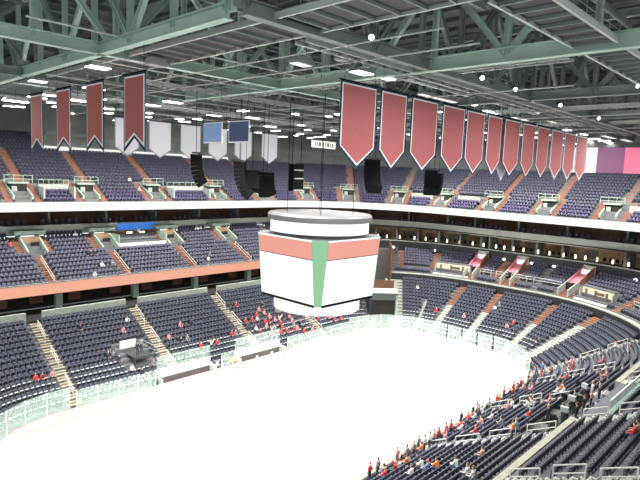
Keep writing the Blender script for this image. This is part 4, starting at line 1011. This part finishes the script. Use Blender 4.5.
wl = ['leftmost white pennant, half hidden behind the widest dark red banner', 'second white pennant from left, just right of the dark red banners', 'third white pennant from left', 'white pennant behind the light blue square', 'white pennant behind the navy square', 'rightmost white pennant of the far row']
for i, x in enumerate((-13.6, -9.7, -5.75, -1.9, 2.0, 6.4)):
    banner('pennant_banner', x, 16.0, 29.35, 2.8, 4.1, 1.0, 'x', M['ban_white'], M['ban_grey'], M['ban_grey'], wl[i], 'white pennants')
for y, m, lb in ((5.45, M['ban_blue'], 'light blue square banner with white edge'), (1.3, M['ban_slate'], 'dark slate blue square banner with white edge')):
    banner('square_banner', -10.0, y, 28.85, 3.15, 2.05, 0, 'y', m, M['ban_edge'], M['ban_edge'], lb, 'square banners', 'square')
root = thing('hanging_sign', 'white sign with rows of dark strokes hanging left of the first big red pennant', 'sign', (21.0, 20.0, 28.4))
m_ = MB(); m_.box((0, 0, .5), (5.4, .12, 1.1)); m_.build('board', M['lamp_soft'], root)
for k, (x, w, a) in enumerate(((-2.0, .18, 0), (-1.5, .18, .3), (-.95, .5, 0), (-.3, .18, -.3), (.3, .2, 0), (.9, .5, .2), (1.5, .18, 0), (2.0, .3, 0))):
    m_ = MB(); m_.box((x, -.08, .5), (w * .7, .04, .62), 0, ax=((math.cos(a), 0, math.sin(a)), (0, 1, 0), (-math.sin(a), 0, math.cos(a)))); m_.build('stroke', M['gear'], root)
for e in (-2.2, 2.2):
    m_ = MB(); m_.tube([(e, 0, 1.0), (e, 0, 3.9)], .03, 5); m_.build('hanger', M['gear'], root)

# display panels high on the right end
PNL = [(-4.0, -8.3, 'led_white', 'white'), (-8.35, -12.6, 'led_purple', 'purple'), (-12.65, -18.5, 'led_pink', 'pink')]
for y0, y1, m, nm in PNL:
    m_ = MB(); m_.box((0, 0, 2.15), (.25, y0 - y1, 4.3)); o = m_.build('deck_display', M[m]); o.location = (59.9, (y0 + y1) / 2, 26.45); tag(o, f'large {nm} display panel at the back of the right upper deck', 'display', 'upper deck display panels')
    m_ = MB(); m_.box((.2, 0, 2.15), (.2, y0 - y1 + .05, 4.4)); m_.build('back_frame', M['gear'], o)
    for e in (-1, 1):
        m_ = MB(); m_.box((.3, e * (y0 - y1) * .4, -.2), (.1, .1, .6)); m_.build('bracket', M['gear'], o)
m_ = MB(); sweep(m_, UPP, [(35.85, 26.35), (35.85, 26.95), (36.15, 26.95), (36.15, 26.35)], -.42, 1.0)
o = m_.build('light_band', M['lit_strip']); tag(o, 'long glowing strip along the back of the far upper deck', 'light strip')

# ------------------------------------------------------------------ roof steel
ZB, ZT = 32.3, 38.6
def truss(axis, fixed, a, b, label, mc='steel_grey', step=5.4, dch=.75):
    root = thing('roof_truss', label, 'truss', ((a + b) / 2, fixed, ZB) if axis == 'x' else (fixed, (a + b) / 2, ZB), 0 if axis == 'x' else PI / 2, 'roof trusses')
    L = b - a; h = ZT - ZB
    m_ = MB(); m_.ibeam((-L / 2, 0, 0), (L / 2, 0, 0), .6, dch, 0, .07); m_.build('bottom_chord', M[mc], root)
    m_ = MB(); m_.ibeam((-L / 2, 0, h), (L / 2, 0, h), .5, .6, 0, .07); m_.build('top_chord', M['steel_grey'], root)
    n = max(2, round(L / step)); dx = L / n
    mz = 'steel_grey' if mc != 'steel_green' else mc
    vm = None; dm = [None, None]
    for k in range(n + 1):
        x = -L / 2 + k * dx
        if vm is None:
            m_ = MB(); m_.ibeam((0, 0, 0), (0, 0, h), .35, .3, 0, .05); o = m_.build('vertical_strut', M[mz], root); vm = o.data
        else: o = bpy.data.objects.new('vertical_strut', vm); C.objects.link(o); o.parent = root
        o.location = (x, 0, 0)
        if k < n:
            j = k % 2
            if dm[j] is None:
                m_ = MB(); m_.ibeam((0, 0, 0 if j == 0 else h), (dx, 0, h if j == 0 else 0), .35, .32, 0, .05); o = m_.build('diagonal_brace', M[mz], root); dm[j] = o.data
            else: o = bpy.data.objects.new('diagonal_brace', dm[j]); C.objects.link(o); o.parent = root
            o.location = (x, 0, 0)
        if k % 2 == 0:
            m_ = MB(); m_.box((x, 0, .35), (1.3, .06, .9)); m_.build('gusset_plate', M[mz], root)
    return root
truss('x', -1.0, -45, 60, 'green grey roof truss running lengthwise above the dark red banners', 'steel_green')
truss('x', -17.2, -24, 60, 'roof truss running lengthwise just above the row of big red pennants', 'steel_grey')
truss('x', 15.0, -45, 60, 'roof truss running lengthwise over the far side of the ice', 'steel_grey')
truss('x', 31.0, -45, 60, 'roof truss running lengthwise over the far seats', 'steel_dark')
truss('y', -24.0, -16, 48, 'pale green roof truss crossing above the dark red banners at upper left', 'steel_green')
truss('y', -7.2, -34, 48, 'pale green roof truss crossing above the first big red pennant', 'steel_green', dch=.9)
truss('y', 10.0, -34, 48, 'roof truss crossing above the middle of the big red pennants', 'steel_grey')
truss('y', 27.0, -34, 48, 'roof truss crossing above the last big red pennants', 'steel_grey')
truss('y', 43.5, -34, 44, 'roof truss crossing high over the right end seats', 'steel_dark')
for k, (x, y) in enumerate([(a, b) for a in (-16, 1.5, 18.5, 35) for b in (-25, -9, 7, 23)]):
    pass
# small joists between the trusses
JN = 0
for x0, x1 in ((-24, -7.2), (-7.2, 10), (10, 27), (27, 43.5)):
    for yy in (-25.5, -21.3, -9.1, -5, 3, 7, 11, 19, 23, 27, 36):
        JN += 1
        m_ = MB(); m_.ibeam((-(x1 - x0) / 2, 0, 0), ((x1 - x0) / 2, 0, 0), .25, .45, 0, .05)
        o = m_.build('roof_joist', M['steel_grey' if JN % 3 else 'steel_dark']); o.location = ((x0 + x1) / 2, yy, 37.4 - (JN % 3) * .9)
        tag(o, f'slim steel joist, {ordw(JN % 11 or 11)} from the near side in the {ordw((JN - 1) // 11 + 1)} roof bay from left', 'joist', 'roof joists')
# catwalks
def catwalk(axis, fixed, a, b, w, label, z=32.3, joists=True):
    L = b - a
    root = thing('catwalk', label, 'catwalk', ((a + b) / 2, fixed, z) if axis == 'x' else (fixed, (a + b) / 2, z), 0 if axis == 'x' else PI / 2, 'roof catwalks')
    m_ = MB(); m_.box((0, 0, .06), (L, w, .06)); m_.build('deck', M['catwalk'], root)
    for e in (-1, 1):
        m_ = MB(); m_.ibeam((-L / 2, e * w / 2, 0), (L / 2, e * w / 2, 0), .16, .3, 0, .04); m_.build('edge_beam', M['cat_edge'], root)
        m_ = MB()
        for zz in (.55, 1.1): m_.tube([(-L / 2, e * w / 2, zz), (L / 2, e * w / 2, zz)], .03, 5)
        k = 0
        while k * 1.8 <= L: m_.tube([(-L / 2 + k * 1.8, e * w / 2, 0), (-L / 2 + k * 1.8, e * w / 2, 1.1)], .025, 4); k += 1
        m_.build('guard_rail', M['steel_grey'], root)
    n = int(L / 1.55); jm = None
    for k in range(min(n, 98)):
        if jm is None: m_ = MB(); m_.ibeam((0, -w / 2, -.05), (0, w / 2, -.05), .1, .2, 0, .03); o = m_.build('cross_joist', M['steel_grey'], root); jm = o.data
        else: o = bpy.data.objects.new('cross_joist', jm); C.objects.link(o); o.parent = root
        o.location = (-L / 2 + (k + .5) * L / n, 0, 0)
    return root
catwalk('y', -20.3, -30, 44, 3.4, 'broad dark catwalk with ribbed underside crossing at upper left')
catwalk('x', -15.6, -18.5, 50, .9, 'narrow catwalk running lengthwise above the big red pennants', z=32.0)
catwalk('x', -28.5, -18, 50, 2.4, 'broad dark catwalk with ribbed underside at upper right')
catwalk('y', -4.0, -26, 40, .9, 'narrow catwalk crossing near the first big red pennant', z=32.4)
catwalk('x', 7.5, -18, 52, .9, 'narrow catwalk running lengthwise over the middle of the ice', z=32.0)
catwalk('x', 22.5, -18, 52, .9, 'narrow catwalk running lengthwise over the far seats', z=31.8)
catwalk('y', 17.5, -26, 40, .9, 'narrow catwalk crossing beyond the scoreboard', z=32.0)
catwalk('y', 34.5, -26, 40, .9, 'narrow catwalk crossing over the right end', z=32.2)
# pipes
PIPES = [((-24, 1.2, 31.9), (50, 1.2, 31.9), .06), ((-24, 9.6, 31.6), (50, 9.6, 31.6), .05), ((-30, -4.5, 32.6), (50, -4.5, 32.6), .07), ((-12.5, -24, 31.9), (-12.5, 40, 31.9), .06), ((2.5, -24, 31.7), (2.5, 40, 31.7), .06), ((-16.3, -24, 31.9), (-16.3, 40, 31.9), .05), ((23, -24, 31.8), (23, 40, 31.8), .06), ((-24, 27, 31.3), (50, 27, 31.3), .06), ((-24, 18.3, 31.7), (50, 18.3, 31.7), .05), ((-18, -31.5, 33.5), (50, -31.5, 33.5), .16), ((40, -24, 32), (40, 38, 32), .06)]
for i, (p, q_, r_) in enumerate(PIPES):
    m_ = MB(); m_.tube([p, q_], r_, 6); o = m_.build('ceiling_pipe', M['cat_edge'], None, p); tag(o, f'slim pale pipe hung below the roof trusses, {"lengthwise" if p[1] == q_[1] else "crosswise"} run {i + 1}', 'pipe', 'ceiling pipes')
for i, (p, q_) in enumerate((((28, -33.5, 35), (60, -33.5, 35)), ((36, -30, 36.5), (36, 30, 36.5)))):
    m_ = MB(); m_.tube([p, q_], .75, 16); o = m_.build('air_duct', M['steel_grey'], None, p, True); tag(o, ['fat round air duct running lengthwise at upper right', 'fat round air duct crossing above the right end'][i], 'duct')

# ------------------------------------------------------------------ lamps and hung gear
def floodlight(x, y, z, rz, label, lens='lamp', w=1.25, d=.6, group='roof floodlights', drop=None):
    t = thing('floodlight', label, 'light', (x, y, z), rz, group)
    m_ = MB(); m_.prism([(-w / 2, 0), (w / 2, 0), (w / 2 - .14, .28), (-w / 2 + .14, .28)], (0, 0, 0), (1, 0, 0), (0, 0, 1), (0, 1, 0), d); m_.build('housing', M['gear_light'], t)
    m_ = MB(); m_.box((0, 0, -.02), (w - .06, d - .06, .05)); m_.build('lens', M[lens], t)
    m_ = MB(); m_.tube([(0, 0, .25), (0, 0, (ZB - .3 - z) if drop is None else drop)], .03, 5); m_.build('hanger', M['gear'], t)
    return t
rr = random.Random(11); rows = [(-6, 4), (4.5, 5), (11, 7), (18.5, 8), (25, 9), (30, 10), (35, 10), (40, 9)]
k = 0
for ri, (y, n) in enumerate(rows):
    for j in range(n):
        x = -19 + (ri % 2) * 2.6 + j * (60 / n) + rr.uniform(-.8, .8)
        if y < 5 and x < 0: x += 22
        floodlight(x, y + rr.uniform(-.5, .5), 31.3 + rr.uniform(-.3, .3), rr.choice((0, 0, PI / 2)), f'white roof floodlight, {ordw(j + 1)} from left in the {ordw(ri + 1)} row from the near side', w=rr.choice((.9, 1.3, 2.0)), d=rr.choice((.6, .9)))
k = 0
for ri, y in enumerate((-10.5, -6.5, -2.5, 2.5, 8.5, 14)):
    for j in range(6):
        k += 1; floodlight(38 + j * 4.6 + rr.uniform(-1, 1), y + rr.uniform(-.6, .6), 31.4 + rr.uniform(-.2, .6), rr.choice((0, 0, PI / 2)), f'white floodlight over the right end, {ordw(j + 1)} from left in the {ordw(ri + 1)} row', w=rr.choice((1.2, 1.8, 2.6)), d=.8, group='right end floodlights')
for i, (p, q_, r_) in enumerate((((-8, -11.6, 33.0), (58, -11.6, 33.0), .14), ((2, -8.4, 33.6), (58, -8.4, 33.6), .2), ((10, -5.8, 32.6), (58, -5.8, 32.6), .1), ((47, -24, 32.4), (47, 30, 32.4), .12), ((53, -24, 32.8), (53, 25, 32.8), .2))):
    m_ = MB(); m_.tube([p, q_], r_, 8); o = m_.build('ceiling_pipe', M['cat_edge'], None, p); tag(o, ['pale pipe running just behind the big red pennants', 'thick pale pipe behind the big red pennants', 'thin pale pipe furthest behind the big red pennants', 'pale pipe crossing over the right end seats', 'thick pale pipe crossing above the purple display'][i], 'pipe', 'ceiling pipes')
for x, y, z, w, d, lb in ((-22.0, 4.0, 31.9, 1.7, 1.2, 'bright floodlight just above the third dark red banner'), (-22.0, 17.3, 32.0, 1.5, 1.0, 'bright floodlight above the first dark red banner'), (-22.0, 8.0, 29.6, 1.6, 1.0, 'bright low floodlight between the second and third dark red banners'), (-22.0, 14.6, 30.5, 1.2, .8, 'bright floodlight between the first and second dark red banners'), (-21.5, 25.5, 30.7, 2.4, 1.2, 'bright wide floodlight at the left edge of the photo'),
        (5.2, -10.3, 32.0, 6.4, .6, 'long glowing tube light above the third big red pennant'), (12.0, -10, 32.3, 2.4, .6, 'short glowing tube light above the fourth big red pennant'), (16.6, -10, 32.0, 2.6, .5, 'glowing tube light above the fifth big red pennant'), (24.5, -10, 32.0, 4.0, .6, 'glowing tube light above the seventh big red pennant'), (28.7, -10, 33.3, 3.0, .6, 'high glowing light above the eighth big red pennant'), (36, -10, 32.6, 5.0, .6, 'glowing tube light above the tenth big red pennant'), (43, -10, 34.2, 4.0, .7, 'high glowing light above the last big red pennant'),
        (50, -10, 33.2, 5.0, .8, 'glowing tube light beyond the last big red pennant'), (56, -11, 32.2, 6.0, .8, 'long glowing tube light above the white display'), (58.5, -13, 31.8, 4.5, .8, 'long glowing tube light over the purple display'), (-9.2, -12.6, 31.9, 1.8, 1.0, 'bright floodlight just above the first big red pennant'), (-6.3, -12.9, 31.9, 1.1, .8, 'smaller bright floodlight beside the one above the first big red pennant')):
    floodlight(x, y, z, 0, lb, 'lamp' if w < 3 else 'lamp_soft', w, d, drop=1.2)
for i, (x, z, lb) in enumerate(((-15.25, 32.5, 'above the first big red pennant'), (-1.5, 32.25, 'above the third big red pennant'), (4.45, 32.2, 'above the fourth big red pennant'), (14.7, 32.1, 'above the seventh big red pennant'), (26.4, 32.0, 'above the last big red pennants'))):
    t = thing('spotlight', f'bluish white moving spotlight {lb}', 'spotlight', (x, -18.35, z), -.9)
    m_ = MB(); m_.lathe([(0, -.35), (.22, -.35), (.26, .3), (.3, .38), (0, .38)], 16); o = m_.build('can', M['gear'], t); o.rotation_euler = (PI * .62, 0, 0)
    m_ = MB(); m_.lathe([(0, .40), (.16, .40), (.16, .43), (0, .43)], 16); o = m_.build('lens', M['lamp_blue'], t); o.rotation_euler = (PI * .62, 0, 0)
    m_ = MB(); m_.tube([(-.33, 0, 0), (-.33, 0, .55), (.33, 0, .55), (.33, 0, 0)], .03, 5); m_.build('yoke', M['gear'], t)
    m_ = MB(); m_.tube([(0, 0, .55), (0, 0, 1.4)], .03, 5); m_.build('hanger', M['gear'], t)
for x, y, z, w, lb in ((-20.6, -2.6, 31.6, 1.5, 'grey equipment box hung under the roof above the second white pennant'), (-15.0, -12.0, 31.6, 1.6, 'pale grey light box hung under the roof left of the big red pennants'), (-13.4, -14.4, 31.9, .9, 'small pale box hung under the narrow catwalk by the first big red pennant'), (-1.5, -24.5, 34.3, 1.4, 'purple grey box hung between the trusses at upper right')):
    t = thing('equipment_box', lb, 'box', (x, y, z), .1)
    m_ = MB(); m_.box((0, 0, .25), (w, .8, .5), taper=.8); m_.build('case', M['gear_light'], t)
    m_ = MB(); m_.box((0, 0, -.03), (w * .9, .7, .06)); m_.build('diffuser', M['lamp_soft' if 'light' in lb else 'gear_light'], t)
    m_ = MB()
    for e in (-1, 1): m_.tube([(e * w * .35, 0, .4), (e * w * .35, 0, 1.2)], .03, 5)
    m_.build('hanger', M['gear'], t)
def array(x, y, zt_, n, rz, curve, label, bw=2.0):
    t = thing('speaker_array', label, 'loudspeaker', (x, y, zt_), rz, 'hanging speaker arrays')
    m_ = MB(); m_.box((0, 0, .15), (bw * .8, .9, .12)); m_.build('fly_frame', M['gear'], t)
    m_ = MB(); m_.tube([(-.4, 0, .2), (-.4, 0, 32 - zt_)], .03, 5); m_.tube([(.4, 0, .2), (.4, 0, 32 - zt_)], .03, 5); m_.build('hoist_cables', M['black'], t)
    a = 0; p = Vector((0, 0, 0))
    for k in range(n):
        a += curve * (k / n) * 2
        d = Vector((0, -math.sin(a), -math.cos(a))); c = p + d * .2
        Y = Vector((0, -math.cos(a), math.sin(a)))
        m_ = MB(); m_.box(c, (bw, 1.15, .37), 0, ax=((1, 0, 0), Y, -d)); m_.build('cabinet', M['black'], t)
        p = p + d * .4
    return t
array(-10.2, 8.0, 25.7, 8, 1.0, .09, 'curved black speaker array hanging left, over the second to third white pennants')
array(-4.6, 8.0, 25.2, 10, .8, .10, 'curved black speaker array hanging below the navy square banner')
array(-2.9, 8.5, 24.4, 6, -.4, .10, 'shorter black speaker array right of the one below the navy square')
array(.3, 9.5, 24.2, 7, .2, .08, 'short black speaker array between the navy square and the last white pennant')
array(18.4, 8.0, 26.6, 12, -.6, .10, 'curved black speaker array below the gap after the first big red pennant')
array(33.5, 8.0, 25.6, 10, -1.0, .12, 'curved black speaker array below the third big red pennant')
array(36.8, 9.0, 25.2, 9, -1.4, .12, 'curved black speaker array below the fourth big red pennant')
t = thing('equipment_rack', 'black hung equipment rack with pale shelves above the scoreboard', 'rack', (3.9, 8.0, 22.0))
m_ = MB(); m_.box((0, 0, 1.7), (1.7, .8, 3.2)); m_.build('case', M['black'], t)
for z in (.2, 1.6, 2.6):
    m_ = MB(); m_.box((0, -.45, z), (1.5, .1, .14)); m_.build('shelf', M['gear_light'], t)
m_ = MB(); m_.tube([(-.7, 0, 3.2), (-.7, 0, 10)], .04, 5); m_.tube([(.7, 0, 3.2), (.7, 0, 10)], .04, 5); m_.build('hoist_cables', M['black'], t)
for i, x in enumerate((21, 25.5, 30, 47)):
    t = MB(); t.lathe([(0, -.1), (.09, -.06), (.11, .02), (.06, .12), (0, .14)], 12); t = t.build('light_bulb', M['lamp'], None); t.location = (x - 14, -27.2, 32.0); tag(t, f'{ordw(i + 1)} small bulb from the left along the edge of the upper right catwalk', 'light', 'bulbs on the catwalk edge')
# small warm lamps along the suites
s = 1.55; k = 0
while s < 3.95:
    p, T, N = frame(MID, 29.9, s); k += 1
    m_ = MB(); m_.lathe([(0, -.36), (.12, -.34), (.15, 0), (.12, .32), (0, .36)], 10)
    o = m_.build('suite_lamp', M['lamp_warm'], None); o.location = p + Vector((0, 0, 12.35)); tag(o, f'{ordw(k)} warm lamp from the left along the suite ledge at the right end', 'lamp', 'suite lamps')
    s += dsdl(MID, 30, s) * random.uniform(1.5, 3.0)
for i, s in enumerate((1.62, 1.80, 2.08, 2.30, 2.62, 2.86, 3.06, 3.24, 3.45)):
    p, T, N = frame(MID, 28.75, s); m_ = MB(); m_.lathe([(0, -.16), (.2, -.1), (.24, .05), (.1, .16), (0, .16)], 12)
    o = m_.build('wall_lamp', M['lamp'], None); o.location = p + Vector((0, 0, 10.35)); tag(o, f'{ordw(i + 1)} white lamp from left along the foot of the black suite wall', 'lamp', 'lamps on the black suite wall')
s = 1.5; k = 0
while s < 3.95:
    p, T, N = frame(MID, 30.3, s); k += 1
    o = thing('suite_chair', f'{ordw(k)} dark chair from left behind the suite ledge at the right end', 'chair', p + Vector((0, 0, 11.6)), math.atan2(T.y, T.x), 'right end suite chairs')
    m_ = MB(); m_.box((0, 0, .5), (.5, .45, .1)); m_.build('seat', M['dark_step'], o)
    m_ = MB(); m_.box((0, .24, .82), (.5, .08, .6)); m_.build('backrest', M['black'], o)
    m_ = MB(); m_.tube([(0, 0, 0), (0, 0, .46)], .05, 5); m_.build('pedestal', M['gear'], o)
    s += dsdl(MID, 30, s) * (1.0 if k % 5 else 1.9)
# spilled pucks on the ice
for k, (x, y, z) in enumerate(((-28.9, 6.5, 0), (-28.75, 6.62, 0), (-29.02, 6.7, 0), (-28.7, 6.4, 0), (-28.85, 6.56, .026), (-29.15, 6.45, 0), (-28.6, 6.75, 0))):
    m_ = MB(); m_.lathe([(0, 0), (.036, 0), (.038, .004), (.038, .022), (.036, .026), (0, .026)], 16); o = m_.build('hockey_puck', M['black']); o.location = (x, y, -1.07 + z)
    tag(o, 'black puck in the small dark pile on the ice at the lower left corner', 'puck', 'spilled pucks')
# back row of seats and heads in the boxes under the white ribbon
s = -1.4; k = 0
while s < 3.8:
    p, T, N = frame(UPP, 27.95, s); k += 1
    if abs(s - .05) > .0:
        o = thing('box_chair', f'{ordw(k)} dark chair from the left in the boxes above the grey fascia', 'chair', p + Vector((0, 0, 14.8)), math.atan2(T.y, T.x), 'box chairs')
        m_ = MB(); m_.box((0, 0, .75), (.5, .45, .1)); m_.build('seat', M['seat_pad'], o)
        m_ = MB(); m_.box((0, .24, 1.1), (.5, .08, .6)); m_.build('backrest', M['seat'], o)
        m_ = MB(); m_.tube([(0, 0, 0), (0, 0, .7)], .05, 5); m_.build('pedestal', M['gear'], o)
    s += dsdl(UPP, 27, s) * (.95 if k % 6 else 2.4)

# ------------------------------------------------------------------ lights, world, camera
w = bpy.data.worlds.new('World'); bpy.context.scene.world = w; w.use_nodes = True
w.node_tree.nodes['Background'].inputs[0].default_value = (.80, .86, .86, 1); w.node_tree.nodes['Background'].inputs[1].default_value = .55  # ambient fill light added, entering by the open near side
def area(x, y, z, sx, sy, e, rot=(0, 0, 0), spread=PI, col=(1, .985, .95)):
    l = bpy.data.lights.new('arena_lamp', 'AREA'); l.shape = 'RECTANGLE'; l.size = sx; l.size_y = sy; l.energy = e; l.spread = spread; l.color = col
    o = bpy.data.objects.new('arena_lamp', l); C.objects.link(o); o.location = (x, y, z); o.rotation_euler = rot
for x in (-22, -7, 8, 23):
    for y in (-9, 1.5):
        area(x, y, 31.0, 4, 2, 1700, spread=math.radians(105))
for x in (-26, -8, 10, 28): 
    area(x, 26, 31.0, 6, 2, 2900)
    area(x, -26, 31.0, 6, 2, 1500)
for y in (-18, -2, 14): area(44, y, 31.2, 2, 6, 2200)

cam = bpy.data.cameras.new('camera'); co = bpy.data.objects.new('camera', cam); C.objects.link(co)
cam.sensor_width = 36; cam.lens = 541 * 36 / 640; cam.clip_end = 500
co.matrix_world = Matrix(((CR.x, CU.x, -CF.x, CAM.x), (CR.y, CU.y, -CF.y, CAM.y), (CR.z, CU.z, -CF.z, CAM.z), (0, 0, 0, 1)))
sc = bpy.context.scene; sc.camera = co
sc.view_settings.view_transform = 'Standard'; sc.view_settings.look = 'None'; sc.view_settings.gamma = 1; sc.view_settings.use_curve_mapping = False
sc.view_settings.exposure = EXPO
